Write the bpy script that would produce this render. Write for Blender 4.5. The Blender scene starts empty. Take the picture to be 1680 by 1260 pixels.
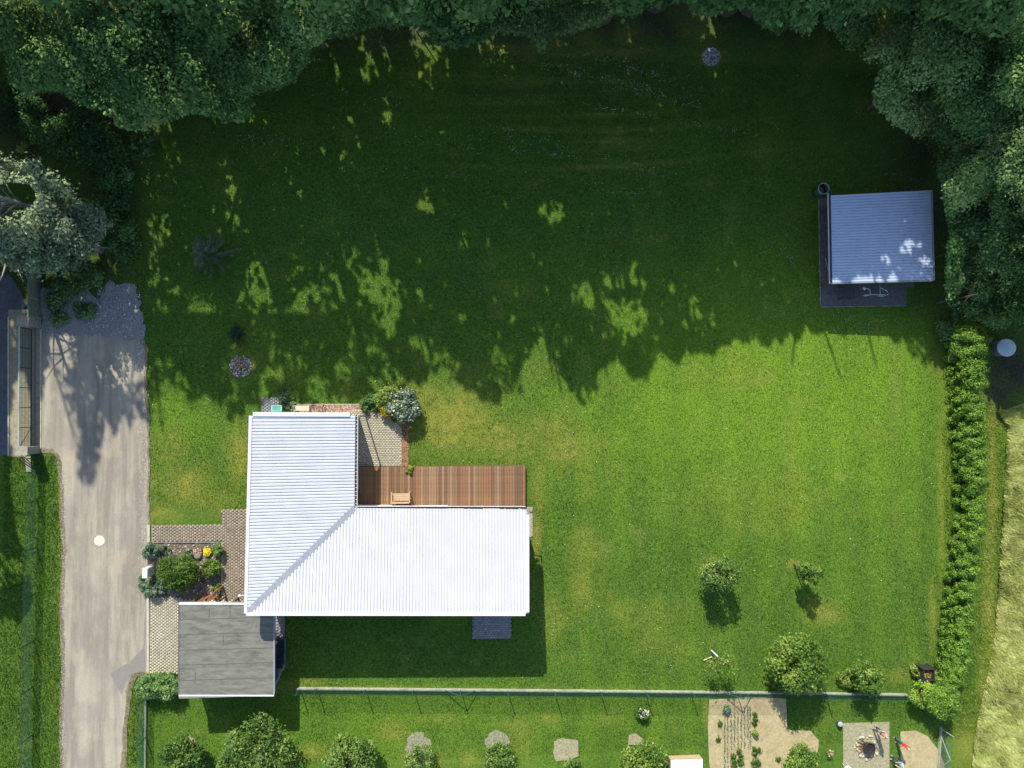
import bpy, bmesh, math, random
import numpy as np
from mathutils import Vector, Matrix

sc = bpy.context.scene
COL = sc.collection
random.seed(7)
RNG = np.random.default_rng(11)

# ------------------------------------------------------------------ camera
H = 50.0                       # flying height of the drone
F = 1178.0                     # focal length in photograph pixels
CX, CY = 840.0, 630.0
NX, NY = 745.0, 670.0          # where the plumb line below the drone meets the picture
_dn = Vector((NX - CX, -(NY - CY), -F)).normalized()
_q = _dn.rotation_difference(Vector((0, 0, -1)))
RM = _q.to_matrix()
RN = np.array(RM)
cam_d = bpy.data.cameras.new('camera')
cam = bpy.data.objects.new('camera', cam_d)
COL.objects.link(cam)
cam.matrix_world = Matrix.Translation((0, 0, H)) @ RM.to_4x4()
cam_d.sensor_width = 36.0
cam_d.lens = F / 1680.0 * 36.0
cam_d.clip_start = 0.5
cam_d.clip_end = 2000
sc.camera = cam

# ------------------------------------------------------------------ light
SHX, SHY = 0.39, -1.27         # shadow offset on the ground per metre of height
elev = math.atan2(1.0, math.hypot(SHX, SHY))
world = bpy.data.worlds.new('World'); sc.world = world
world.use_nodes = True
wn = world.node_tree
bg = wn.nodes['Background']
sky = wn.nodes.new('ShaderNodeTexSky'); sky.sky_type = 'NISHITA'
sky.sun_disc = False
sky.sun_elevation = elev
sky.sun_rotation = math.atan2(-SHX, -SHY)
wn.links.new(sky.outputs['Color'], bg.inputs['Color'])
bg.inputs['Strength'].default_value = 0.145
sd = bpy.data.lights.new('sun', 'SUN'); sd.energy = 4.5; sd.angle = math.radians(0.5)
sd.color = (1.0, 0.95, 0.84)
so = bpy.data.objects.new('sun', sd); COL.objects.link(so)
so.rotation_euler = Vector((-SHX, -SHY, 1.0)).to_track_quat('Z', 'Y').to_euler()
sc.view_settings.view_transform = 'Standard'
sc.view_settings.look = 'None'
sc.view_settings.exposure = 0.74
sc.view_settings.gamma = 1.0
sc.view_settings.use_curve_mapping = False
sc.cycles.max_bounces = 6
sc.cycles.diffuse_bounces = 3
sc.cycles.transmission_bounces = 3
sc.cycles.use_denoising = True

# ------------------------------------------------------------------ mapping
def W(px, py, z=0.0):
    """photograph pixel -> world x, y on the level z"""
    px = np.asarray(px, float); py = np.asarray(py, float)
    d = np.stack([px - CX, -(py - CY), np.full_like(px, -F)], -1) @ RN.T
    t = (z - H) / d[..., 2]
    return d[..., 0] * t, d[..., 1] * t

def P(px, py, z=0.0):
    x, y = W(px, py, z)
    return Vector((float(x), float(y), float(z)))

def PIX(pts):
    v = (np.asarray(pts, float) - np.array([0, 0, H])) @ RN
    return CX + F * v[:, 0] / -v[:, 2], CY - F * v[:, 1] / -v[:, 2]

# ------------------------------------------------------------------ noise
_NG = np.random.default_rng(5).random((256, 256))
def vnoise(x, y):
    x = np.asarray(x, float); y = np.asarray(y, float)
    xi = np.floor(x).astype(int); yi = np.floor(y).astype(int)
    fx = x - xi; fy = y - yi
    fx = fx * fx * (3 - 2 * fx); fy = fy * fy * (3 - 2 * fy)
    g = lambda a, b: _NG[a % 256, b % 256]
    return (g(xi, yi) * (1 - fx) + g(xi + 1, yi) * fx) * (1 - fy) + (g(xi, yi + 1) * (1 - fx) + g(xi + 1, yi + 1) * fx) * fy
def fbm(x, y, o=4):
    s = 0; a = 0.5; t = 0
    for i in range(o):
        s = s + a * vnoise(x * 2 ** i + 17.3 * i, y * 2 ** i - 9.1 * i); t += a; a *= 0.5
    return s / t
def inpoly(poly, x, y):
    x = np.asarray(x, float); y = np.asarray(y, float)
    r = np.zeros(x.shape, bool); n = len(poly)
    for i in range(n):
        x1, y1 = poly[i]; x2, y2 = poly[(i + 1) % n]
        if y1 == y2: continue
        c = ((y1 > y) != (y2 > y)) & (x < (x2 - x1) * (y - y1) / (y2 - y1) + x1)
        r ^= c
    return r

# ------------------------------------------------------------------ materials
MATS = {}
def nd(nt, t, **k):
    n = nt.nodes.new(t)
    for a, b in k.items():
        if a.startswith('i_'): n.inputs[a[2:].replace('_', ' ')].default_value = b
        else: setattr(n, a, b)
    return n
def c4(c): return (c[0], c[1], c[2], 1)
def mat(name, col, col2=None, scale=6.0, rough=0.8, bump=0.0, bscale=40.0, metal=0.0, detail=6, col3=None, scale3=0.6, spec=None, amt=1.0):
    if name in MATS: return MATS[name]
    m = bpy.data.materials.new(name); m.use_nodes = True
    nt = m.node_tree; b = nt.nodes['Principled BSDF']; L = nt.links.new
    tc = nd(nt, 'ShaderNodeTexCoord')
    b.inputs['Roughness'].default_value = rough
    b.inputs['Metallic'].default_value = metal
    if spec is not None: b.inputs['Specular IOR Level'].default_value = spec
    if col2 is None: col2 = tuple(x * 0.8 for x in col)
    n = nd(nt, 'ShaderNodeTexNoise', i_Scale=scale, i_Detail=detail, i_Roughness=0.65)
    L(tc.outputs['Object'], n.inputs['Vector'])
    r = nd(nt, 'ShaderNodeValToRGB'); r.color_ramp.elements[0].position = 0.35; r.color_ramp.elements[1].position = 0.65
    r.color_ramp.elements[0].color = c4(col2); r.color_ramp.elements[1].color = c4(col)
    L(n.outputs['Fac'], r.inputs['Fac']); out = r.outputs['Color']
    if col3 is not None:
        n3 = nd(nt, 'ShaderNodeTexNoise', i_Scale=scale3, i_Detail=5.0, i_Roughness=0.6)
        L(tc.outputs['Object'], n3.inputs['Vector'])
        r3 = nd(nt, 'ShaderNodeValToRGB'); r3.color_ramp.elements[0].position = 0.48; r3.color_ramp.elements[1].position = 0.68
        r3.color_ramp.elements[0].color = (0, 0, 0, 1); r3.color_ramp.elements[1].color = (amt, amt, amt, 1)
        L(n3.outputs['Fac'], r3.inputs['Fac'])
        mx = nd(nt, 'ShaderNodeMix', data_type='RGBA')
        L(r3.outputs['Color'], mx.inputs['Factor']); L(out, mx.inputs['A']); mx.inputs['B'].default_value = c4(col3)
        out = mx.outputs['Result']
    L(out, b.inputs['Base Color'])
    if bump:
        nb = nd(nt, 'ShaderNodeTexNoise', i_Scale=bscale, i_Detail=4.0)
        L(tc.outputs['Object'], nb.inputs['Vector'])
        bp = nd(nt, 'ShaderNodeBump', i_Strength=bump, i_Distance=0.03)
        L(nb.outputs['Fac'], bp.inputs['Height']); L(bp.outputs['Normal'], b.inputs['Normal'])
    MATS[name] = m; return m

def leafmat(name, stops, trans=0.25, rough=0.55, spec=0.35):
    """colour by the per-leaf attribute 'tone'"""
    if name in MATS: return MATS[name]
    m = bpy.data.materials.new(name); m.use_nodes = True
    nt = m.node_tree; b = nt.nodes['Principled BSDF']; L = nt.links.new
    at = nd(nt, 'ShaderNodeAttribute', attribute_name='tone')
    r = nd(nt, 'ShaderNodeValToRGB'); cr = r.color_ramp
    while len(cr.elements) < len(stops): cr.elements.new(0.5)
    for e, (p, c) in zip(cr.elements, stops): e.position = p; e.color = c4(c)
    L(at.outputs['Fac'], r.inputs['Fac'])
    L(r.outputs['Color'], b.inputs['Base Color'])
    b.inputs['Roughness'].default_value = rough
    b.inputs['Specular IOR Level'].default_value = spec
    if trans > 0:
        t = nd(nt, 'ShaderNodeBsdfTranslucent'); L(r.outputs['Color'], t.inputs['Color'])
        mx = nd(nt, 'ShaderNodeMixShader'); mx.inputs[0].default_value = trans
        L(b.outputs[0], mx.inputs[1]); L(t.outputs[0], mx.inputs[2])
        L(mx.outputs[0], nt.nodes['Material Output'].inputs['Surface'])
    MATS[name] = m; return m

# ------------------------------------------------------------------ object helpers
def link(o, parent=None):
    COL.objects.link(o)
    if parent is not None: o.parent = parent
    return o
def tag(o, label=None, cat=None, group=None, kind=None):
    if label: o['label'] = label
    if cat: o['category'] = cat
    if group: o['group'] = group
    if kind: o['kind'] = kind
    return o
def empty(name, loc, label, cat, group=None, rz=0.0):
    o = bpy.data.objects.new(name, None); o.location = loc; o.rotation_euler = (0, 0, rz)
    o.empty_display_size = 0.3
    link(o); tag(o, label, cat, group); return o
def rawmesh(name, V, Fc, m, parent=None, org=(0, 0, 0), tone=None, smooth=False, attrs=None):
    """V (n,3) array; Fc (k,3|4) int array or list of lists; org = object origin in the frame of V"""
    me = bpy.data.meshes.new(name)
    V = np.asarray(V, np.float32) - np.asarray(org, np.float32)
    if isinstance(Fc, np.ndarray):
        k, c = Fc.shape
        me.vertices.add(len(V)); me.vertices.foreach_set('co', V.ravel())
        me.loops.add(k * c); me.loops.foreach_set('vertex_index', Fc.astype(np.int32).ravel())
        me.polygons.add(k); me.polygons.foreach_set('loop_start', np.arange(0, k * c, c, dtype=np.int32))
        me.polygons.foreach_set('loop_total', np.full(k, c, np.int32))
        me.update(calc_edges=True)
    else:
        me.from_pydata(V.tolist(), [], Fc); me.update()
    if tone is not None:
        a = me.attributes.new('tone', 'FLOAT', 'POINT'); a.data.foreach_set('value', np.asarray(tone, np.float32))
    for k_, v_ in (attrs or {}).items():
        a = me.attributes.new(k_, 'FLOAT', 'POINT'); a.data.foreach_set('value', np.asarray(v_, np.float32))
    ms = m if isinstance(m, (list, tuple)) else [m]
    for q in ms: me.materials.append(q)
    if smooth: me.polygons.foreach_set('use_smooth', np.ones(len(me.polygons), bool))
    o = bpy.data.objects.new(name, me)
    par = parent
    if par is None: o.location = org
    link(o, parent)
    return o

class MB:
    """collects simple solids in one mesh; coordinates in the local frame of the thing"""
    def __init__(s): s.v = []; s.f = []
    def add(s, vs, fs):
        b = len(s.v); s.v += [tuple(v) for v in vs]; s.f += [[b + i for i in f] for f in fs]; return s
    def box(s, a, b, rz=0.0, c=None):
        x0, y0, z0 = a; x1, y1, z1 = b
        vs = [Vector(v) for v in ((x0,y0,z0),(x1,y0,z0),(x1,y1,z0),(x0,y1,z0),(x0,y0,z1),(x1,y0,z1),(x1,y1,z1),(x0,y1,z1))]
        if rz:
            c = Vector(c) if c else Vector(((x0+x1)/2,(y0+y1)/2,0)); R = Matrix.Rotation(rz, 3, 'Z')
            vs = [R @ (v - c) + c for v in vs]
        return s.add(vs, [[3,2,1,0],[4,5,6,7],[0,1,5,4],[1,2,6,5],[2,3,7,6],[3,0,4,7]])
    def prism(s, poly, z0, z1):
        """poly: list of (x,y) anticlockwise; z1 may be a list"""
        n = len(poly); z1s = z1 if isinstance(z1, (list, tuple)) else [z1] * n; z0s = z0 if isinstance(z0, (list, tuple)) else [z0] * n
        vs = [(p[0], p[1], z) for p, z in zip(poly, z0s)] + [(p[0], p[1], z) for p, z in zip(poly, z1s)]
        fs = [list(range(n))[::-1], [n + i for i in range(n)]] + [[i, (i+1) % n, n + (i+1) % n, n + i] for i in range(n)]
        return s.add(vs, fs)
    def tube(s, pts, r, n=6, cap=True):
        pts = [Vector(p) for p in pts]; rs = r if isinstance(r, (list, tuple)) else [r] * len(pts)
        rings = []
        for i, p in enumerate(pts):
            d = (pts[min(i+1, len(pts)-1)] - pts[max(i-1, 0)]).normalized()
            u = d.orthogonal().normalized(); w = d.cross(u)
            rings.append([p + rs[i] * (math.cos(2*math.pi*k/n) * u + math.sin(2*math.pi*k/n) * w) for k in range(n)])
        # keep the rings aligned
        for i in range(1, len(rings)):
            best = min(range(n), key=lambda k: (rings[i][k] - pts[i] - (rings[i-1][0] - pts[i-1])).length)
            rings[i] = rings[i][best:] + rings[i][:best]
            e1 = (rings[i][1] - pts[i] - (rings[i-1][1] - pts[i-1])).length; e2 = (rings[i][-1] - pts[i] - (rings[i-1][1] - pts[i-1])).length
            if e2 < e1: rings[i] = [rings[i][0]] + rings[i][1:][::-1]
        vs = [v for rg in rings for v in rg]; fs = []
        for i in range(len(rings) - 1):
            for k in range(n): fs.append([i*n+k, i*n+(k+1) % n, (i+1)*n+(k+1) % n, (i+1)*n+k])
        if cap: fs += [list(range(n))[::-1], [(len(rings)-1)*n + k for k in range(n)]]
        return s.add(vs, fs)
    def lathe(s, prof, c=(0, 0), n=24, cap=True, sy=1.0):
        vs = [(c[0] + r*math.cos(2*math.pi*k/n), c[1] + sy*r*math.sin(2*math.pi*k/n), z) for r, z in prof for k in range(n)]
        fs = [[i*n+k, i*n+(k+1) % n, (i+1)*n+(k+1) % n, (i+1)*n+k] for i in range(len(prof)-1) for k in range(n)]
        if cap: fs += [list(range(n))[::-1], [(len(prof)-1)*n+k for k in range(n)]]
        return s.add(vs, fs)
    def build(s, name, m, parent=None, smooth=False, org=None, bevel=0.0):
        me = bpy.data.meshes.new(name)
        vs = s.v
        if org is not None: vs = [(v[0]-org[0], v[1]-org[1], v[2]-org[2]) for v in vs]
        me.from_pydata(vs, [], s.f); me.update()
        bm = bmesh.new(); bm.from_mesh(me); bmesh.ops.recalc_face_normals(bm, faces=bm.faces)
        if bevel:
            bmesh.ops.bevel(bm, geom=list(bm.edges), offset=bevel, segments=1, affect='EDGES')
        bm.to_mesh(me); bm.free()
        me.materials.append(m)
        if smooth: me.polygons.foreach_set('use_smooth', np.ones(len(me.polygons), bool))
        o = bpy.data.objects.new(name, me)
        if org is not None: o.location = org
        link(o, parent); return o

def poly_sheet(name, px_poly, z, m, wob=0.0, step=0.6, kind='structure', label=None, raw=False, parent=None):
    """flat sheet from a photograph outline on the ground, edges roughened by wob metres"""
    pts = [P(x, y) for x, y in px_poly] if not raw else [Vector((x, y, 0)) for x, y in px_poly]
    out = []
    n = len(pts)
    for i in range(n):
        a, b = pts[i], pts[(i+1) % n]; L_ = (b - a).length; k = max(1, int(L_ / step)) if wob else 1
        for j in range(k):
            p = a.lerp(b, j / k)
            if wob:
                p = p + Vector((float(fbm(p.x*1.7+3, p.y*1.7)) - .5, float(fbm(p.x*1.7, p.y*1.7+40)) - .5, 0)) * 2 * wob
            out.append((p.x, p.y, z))
    from mathutils.geometry import tessellate_polygon
    tris = tessellate_polygon([[Vector(v) for v in out]])
    tr = []
    for a, b, c in tris:
        A, B, C_ = out[a], out[b], out[c]
        cr = (B[0]-A[0])*(C_[1]-A[1]) - (B[1]-A[1])*(C_[0]-A[0])
        tr.append((a, b, c) if cr > 0 else (a, c, b))
    me = bpy.data.meshes.new(name); me.from_pydata(out, [], tr); me.update(); me.materials.append(m)
    o = bpy.data.objects.new(name, me); link(o, parent)
    if kind: o['kind'] = kind
    return o

def copy_tree(o, parent=None):
    c = o.copy(); COL.objects.link(c)
    if parent is not None: c.parent = parent
    for ch in [x for x in o.children]: copy_tree(ch, c)
    return c

# ================================================================== GROUND
def blobs(px, py, L_):
    s = np.zeros_like(px)
    for (x, y, rx, ry, a) in L_:
        s = np.maximum(s, a * np.exp(-(((px - x) / rx) ** 2 + ((py - y) / ry) ** 2)))
    return s
DRY = [(300,790,45,22,.8),(1060,1010,90,30,.25),(1210,820,120,60,.2),(740,690,70,50,1.0),(820,720,60,35,.8),(690,650,50,25,.7),(760,650,40,20,.6),(930,735,45,30,.7),(900,700,50,25,.5),
       (300,800,45,30,.7),(395,750,22,50,.8),(270,840,35,20,.5),(350,820,50,20,.5),(280,730,30,30,.4),
       (955,960,18,45,.55),(960,900,30,40,.4),(905,1010,20,40,.4),(885,800,12,70,.45),(880,880,9,40,.9),(875,950,8,40,.3),
       (600,1130,500,3,.45),(500,1120,30,7,.7),(640,1200,20,18,.6),(515,1235,15,12,.8),(700,1245,60,15,.35),(770,1245,20,15,.6),(720,1180,40,8,.4),
       (900,1180,25,10,.5),(1000,1180,30,15,.3),(1160,1170,6,30,.7),(860,1210,20,40,.4),(830,1190,30,6,.4),
       (1352,1005,26,22,.9),(1165,925,16,14,.8),(1303,925,10,6,1.0),(1470,640,10,60,.3),(1300,740,14,80,.2),(1545,800,6,160,.5),(1530,1010,6,60,.6),
       (1480,1110,25,12,.5),(1390,1115,20,8,.4),(1100,1060,60,20,.25),(1010,780,40,30,.15),
       (1200,620,60,20,.25),(400,600,22,20,.8),(1167,93,16,16,.9),(395,655,10,8,.3),
       (1628,800,10,120,.8),(1622,980,12,130,.8),(1612,1130,10,70,.7),(1585,1220,22,50,.6),(1632,690,12,25,.8),
       (100,800,7,80,.6),(102,1000,6,140,.5),(210,1180,9,80,.35),(245,860,6,6,.6)]
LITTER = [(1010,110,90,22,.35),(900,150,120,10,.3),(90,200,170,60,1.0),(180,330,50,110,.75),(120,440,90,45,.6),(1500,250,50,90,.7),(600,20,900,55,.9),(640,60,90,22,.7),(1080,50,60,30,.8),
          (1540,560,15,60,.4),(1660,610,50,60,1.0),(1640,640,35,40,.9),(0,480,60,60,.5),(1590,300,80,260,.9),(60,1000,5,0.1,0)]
def axis(a, b, step, far):
    m = np.arange(a, b + step / 2, step)
    return np.concatenate([[-far, -far / 3, a - 25], m, [b + 25, far / 3, far]])
gx = axis(-44, 56, 0.25, 420.0); gy = axis(-38, 58, 0.25, 420.0)
GX, GY = np.meshgrid(gx, gy)
v = np.stack([GX.ravel(), GY.ravel(), np.zeros(GX.size)], 1)
gpx, gpy = PIX(v)
far = (np.abs(GX.ravel()) > 60) | (np.abs(GY.ravel()) > 60)
gpx = np.where(far, 3000, gpx); gpy = np.where(far, -3000, gpy)
def dryness(px, py):
    n1 = fbm(px / 30.0, py / 30.0, 4); n2 = fbm(px / 9.0 + 50, py / 9.0, 3)
    d = 1.15 * blobs(px, py, DRY) * (0.30 + 1.25 * n2)
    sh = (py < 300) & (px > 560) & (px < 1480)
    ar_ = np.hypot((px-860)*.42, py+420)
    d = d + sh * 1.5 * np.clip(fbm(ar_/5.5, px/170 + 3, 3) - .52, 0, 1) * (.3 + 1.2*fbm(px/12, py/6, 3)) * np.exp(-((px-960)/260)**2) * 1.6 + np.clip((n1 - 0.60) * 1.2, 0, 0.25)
    return np.clip(d, 0, 1)
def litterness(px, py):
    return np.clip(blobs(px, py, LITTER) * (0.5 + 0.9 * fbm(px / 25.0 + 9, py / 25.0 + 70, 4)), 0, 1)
def greenness(px, py):
    """brighter green colour: the open middle of the big lawn; mower lanes run up and down it"""
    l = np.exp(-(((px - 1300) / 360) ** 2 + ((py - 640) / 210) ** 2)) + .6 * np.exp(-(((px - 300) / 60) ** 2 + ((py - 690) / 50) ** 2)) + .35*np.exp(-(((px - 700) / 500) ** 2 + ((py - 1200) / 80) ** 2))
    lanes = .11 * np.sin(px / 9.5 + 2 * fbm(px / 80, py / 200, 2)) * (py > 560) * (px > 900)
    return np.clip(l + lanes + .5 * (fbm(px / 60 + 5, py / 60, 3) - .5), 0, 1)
z = (fbm(GX.ravel() / 2.2, GY.ravel() / 2.2, 3) - 0.5) * 0.05 - 0.035
v[:, 2] = np.where(far, -0.05, z)
ny_, nx_ = GX.shape
ii = np.arange(nx_ * ny_).reshape(ny_, nx_)
fq = np.stack([ii[:-1, :-1].ravel(), ii[:-1, 1:].ravel(), ii[1:, 1:].ravel(), ii[1:, :-1].ravel()], 1)

def grassmat():
    m = bpy.data.materials.new('grass'); m.use_nodes = True
    nt = m.node_tree; b = nt.nodes['Principled BSDF']; L = nt.links.new
    geo = nd(nt, 'ShaderNodeNewGeometry')
    def noise(sc_, det=6, rough=.65):
        n = nd(nt, 'ShaderNodeTexNoise', i_Scale=sc_, i_Detail=float(det), i_Roughness=rough); L(geo.outputs['Position'], n.inputs['Vector']); return n
    def ramp(src, stops):
        r = nd(nt, 'ShaderNodeValToRGB'); cr = r.color_ramp
        while len(cr.elements) < len(stops): cr.elements.new(.5)
        for e, (p, c) in zip(cr.elements, stops): e.position = p; e.color = c4(c)
        L(src, r.inputs['Fac']); return r.outputs['Color']
    def mix(f, a, b_):
        x = nd(nt, 'ShaderNodeMix', data_type='RGBA'); L(f, x.inputs['Factor']); L(a, x.inputs['A']); L(b_, x.inputs['B']); return x.outputs['Result']
    fine = noise(9.0, 8, .75); mid = noise(1.3, 6, .6)
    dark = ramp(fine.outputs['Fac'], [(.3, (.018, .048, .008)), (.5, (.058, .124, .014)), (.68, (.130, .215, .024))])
    bright_green = ramp(fine.outputs['Fac'], [(.3, (.042, .094, .008)), (.5, (.120, .220, .016)), (.68, (.21, .33, .028))])
    al = nd(nt, 'ShaderNodeAttribute', attribute_name='bright_green')
    g = mix(al.outputs['Fac'], dark, bright_green)
    dry = ramp(fine.outputs['Fac'], [(.28, (.10, .13, .016)), (.5, (.19, .20, .032)), (.7, (.31, .29, .07))])
    ad = nd(nt, 'ShaderNodeAttribute', attribute_name='dry')
    g = mix(ad.outputs['Fac'], g, dry)
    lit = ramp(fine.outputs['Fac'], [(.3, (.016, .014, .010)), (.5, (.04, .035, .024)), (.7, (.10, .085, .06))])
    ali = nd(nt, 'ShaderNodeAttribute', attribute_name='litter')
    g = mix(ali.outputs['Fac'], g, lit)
    L(g, b.inputs['Base Color']); b.inputs['Roughness'].default_value = .9; b.inputs['Specular IOR Level'].default_value = .15
    nb = noise(22.0, 5, .7); bp = nd(nt, 'ShaderNodeBump', i_Strength=.8, i_Distance=.05)
    L(nb.outputs['Fac'], bp.inputs['Height']); L(bp.outputs['Normal'], b.inputs['Normal'])
    return m
M_grass = grassmat()
ground = rawmesh('ground', v, fq, M_grass, attrs={'dry': dryness(gpx, gpy), 'litter': litterness(gpx, gpy), 'bright_green': greenness(gpx, gpy)}, smooth=True)
ground['kind'] = 'structure'

# ---- sheets on the ground
M_asph = mat('asphalt', (.335, .308, .245), (.25, .232, .185), 2.2, .9, .5, 60, col3=(.19, .178, .145), scale3=.35, amt=.7)
M_gravel = mat('gravel', (.30, .29, .27), (.13, .125, .12), 9, .95, .6, 30)
M_verge = mat('verge_soil', (.25, .20, .13), (.13, .11, .06), 5, .95, .6, 30)
M_dark_asph = mat('dark_asphalt', (.10, .11, .13), (.07, .075, .09), 3, .9, .3, 50)
M_soil = mat('dry_soil', (.43, .36, .195), (.31, .255, .13), 5, .95, .8, 22, col3=(.20, .17, .085), scale3=1.3, amt=.5)
M_soil2 = mat('bare_earth', (.36, .33, .20), (.20, .185, .105), 6, .95, .8, 25)
M_conc = mat('concrete', (.33, .29, .19), (.22, .195, .13), 5, .9, .3, 60)
M_dkground = mat('shed_slab', (.15, .145, .135), (.09, .085, .08), 5, .9, .4, 50)
M_mulch = mat('bark_mulch', (.27, .15, .09), (.12, .06, .035), 12, .95, .9, 40)
def drivemat():
    m = bpy.data.materials.new('driveway_asphalt'); m.use_nodes = True; nt = m.node_tree; b = nt.nodes['Principled BSDF']; L = nt.links.new
    g = nd(nt, 'ShaderNodeNewGeometry')
    def nz(scale, sx=1, sy=1, det=6, ro=.6):
        mp = nd(nt, 'ShaderNodeMapping'); mp.inputs['Scale'].default_value = (sx, sy, 1); L(g.outputs['Position'], mp.inputs['Vector'])
        n = nd(nt, 'ShaderNodeTexNoise', i_Scale=scale, i_Detail=float(det), i_Roughness=ro); L(mp.outputs['Vector'], n.inputs['Vector']); return n.outputs['Fac']
    def rp(src, a, c):
        r = nd(nt, 'ShaderNodeValToRGB'); e = r.color_ramp.elements; e[0].position, e[1].position = a; e[0].color, e[1].color = c4(c[0]), c4(c[1]); L(src, r.inputs['Fac']); return r.outputs['Color']
    def mx(f, a, b_, bt='MIX', fac=None):
        x = nd(nt, 'ShaderNodeMix', data_type='RGBA', blend_type=bt)
        if f is not None: L(f, x.inputs['Factor'])
        else: x.inputs['Factor'].default_value = fac
        L(a, x.inputs['A']); L(b_, x.inputs['B']); return x.outputs['Result']
    base = rp(nz(26, det=8, ro=.75), (.34,.68), ((.235,.21,.165),(.40,.37,.30)))
    tracks = rp(nz(1.0, 1.5, .12, 6), (.40,.60), ((.62,.60,.58),(1.12,1.1,1.05)))
    c = mx(None, base, tracks, 'MULTIPLY', .8)
    blot = rp(nz(.45, 1, .7, 7, .62), (.50,.60), ((0,0,0),(1,1,1)))
    dark = rp(nz(30, det=6), (.3,.7), ((.15,.135,.115),(.25,.23,.19)))
    fac = nd(nt, 'ShaderNodeMath', operation='MULTIPLY'); L(blot, fac.inputs[0]); fac.inputs[1].default_value = .45
    c = mx(fac.outputs[0], c, dark)
    tan = rp(nz(.9, 1, .5, 6), (.54,.70), ((0,0,0),(1,1,1)))
    tf = nd(nt, 'ShaderNodeMath', operation='MULTIPLY'); L(tan, tf.inputs[0]); tf.inputs[1].default_value = .55
    tc_ = rp(nz(20), (.3,.7), ((.36,.29,.19),(.46,.39,.27)))
    c = mx(tf.outputs[0], c, tc_)
    vo = nd(nt, 'ShaderNodeTexVoronoi', feature='DISTANCE_TO_EDGE', i_Scale=.33); L(g.outputs['Position'], vo.inputs['Vector'])
    L(c, b.inputs['Base Color']); b.inputs['Roughness'].default_value = .92
    bp = nd(nt, 'ShaderNodeBump', i_Strength=.6, i_Distance=.02); L(nz(55, det=4), bp.inputs['Height']); L(bp.outputs['Normal'], b.inputs['Normal'])
    return m
M_asph = drivemat()
drv = [(67,535),(66,735),(86,737),(97,745),(103,770),(105,850),(110,900),(104,1000),(107,1100),(103,1180),(104,1262),(104,1420),(196,1420),(198,1262),(203,1180),(209,1130),(216,1106),(228,1100),(243,1104),(241,980),(243,860),(241,690),(236,640),(239,575),(226,550),(190,544),(125,546),(80,537)]
poly_sheet('verge', [(62,535),(64,742),(90,745),(96,775),(98,850),(104,900),(97,1000),(101,1100),(97,1180),(97,1420),(206,1420),(208,1262),(210,1180),(216,1130),(224,1110),(246,1106),(245,690),(240,640),(243,570),(232,540),(180,530),(125,540)], .006, M_verge, .12, .3)
poly_sheet('driveway', drv, .012, M_asph, .14, .25)
poly_sheet('road_patch', [(180,1104),(212,1086),(236,1062),(240,1090),(238,1102),(216,1105),(205,1122),(200,1140)], .0165, mat('patch_asphalt', (.24,.225,.20), (.17,.16,.14), 20, .9, .4, 50), .06, .2)
poly_sheet('gravel_area', [(66,475),(110,462),(150,470),(160,500),(175,470),(222,460),(232,500),(240,566),(205,556),(190,549),(150,556),(125,548),(100,552),(80,541),(66,545)], .016, M_gravel, .6, .22)
poly_sheet('side_road', [(-300,430),(-10,440),(20,455),(45,500),(13,530),(13,745),(-40,760),(-300,765)], .006, M_dark_asph, .05, .5)
poly_sheet('gate_apron', [(14,508),(68,508),(68,738),(40,749),(14,749)], .010, M_conc, .02, .5)
poly_sheet('hay_meadow', [(1640,676),(1656,700),(1655,760),(1648,860),(1642,960),(1636,1040),(1626,1100),(1612,1160),(1602,1210),(1598,1262),(1590,1500),(2100,1500),(2300,600),(1700,655)], .004,
           mat('hay_ground', (.30, .31, .14), (.18, .20, .07), 4, .95, .6, 20), .2, .4)
poly_sheet('vegetable_plot', [(1164,1147),(1230,1143),(1290,1146),(1292,1196),(1330,1200),(1343,1214),(1341,1240),(1330,1262),(1330,1400),(1165,1400),(1164,1262),(1161,1200)], .010, M_soil, .07, .3)
poly_sheet('stone_terrace', [(1383,1186),(1459,1184),(1459,1420),(1384,1420)], .012, M_soil2, .02, .4)
poly_sheet('bare_patch', [(1477,1200),(1503,1199),(1522,1208),(1540,1230),(1552,1262),(1565,1420),(1478,1420)], .010, M_soil, .06, .3)
poly_sheet('earth_patch', [(910,1215),(922,1210),(949,1214),(950,1240),(935,1246),(912,1249),(907,1235)], .010, M_soil2, .08, .2)
poly_sheet('earth_patch', [(1032,1206),(1043,1203),(1056,1212),(1060,1222),(1030,1222)], .010, M_soil2, .06, .2)
for (cx_, cy_, r_) in ((688,1222,22),(817,1222,20)):
    poly_sheet('earth_patch', [(cx_ + r_*math.cos(t*.5236), cy_ + r_*1.05*math.sin(t*.5236)) for t in range(12)][::-1], .012, mat('grey_earth', (.31,.30,.21), (.13,.14,.08), 7, .95, .9, 25), .5, .15)
for (cx_, cy_) in ((312,1217),(415,1232),(446,1224)):
    poly_sheet('earth_patch', [(cx_ + 9*math.cos(t*.5236), cy_ + 8*math.sin(t*.5236)) for t in range(12)][::-1], .012, M_soil2, .1, .2)
poly_sheet('flower_bed', [(241,889),(364,889),(364,975),(352,990),(296,990),(243,977)], .010, mat('bed_soil', (.15, .12, .085), (.07, .055, .04), 8, .95, .9, 30, col3=(.22,.17,.14), scale3=2.5, amt=.6), .05, .3)
poly_sheet('gravel_strip', [(484,664),(600,664),(600,690),(484,690)], .010, mat('pink_gravel', (.30, .22, .165), (.14, .10, .075), 14, .95, .9, 35), .02, .3)
poly_sheet('bark_strip', [(657,690),(670,688),(670,765),(668,769),(657,767)], .012, M_mulch, .03, .2)
poly_sheet('shed_slab', [(1343,325),(1500,320),(1500,470),(1487,474),(1487,501),(1346,503)], .014, M_dkground, .01, .5)
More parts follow.
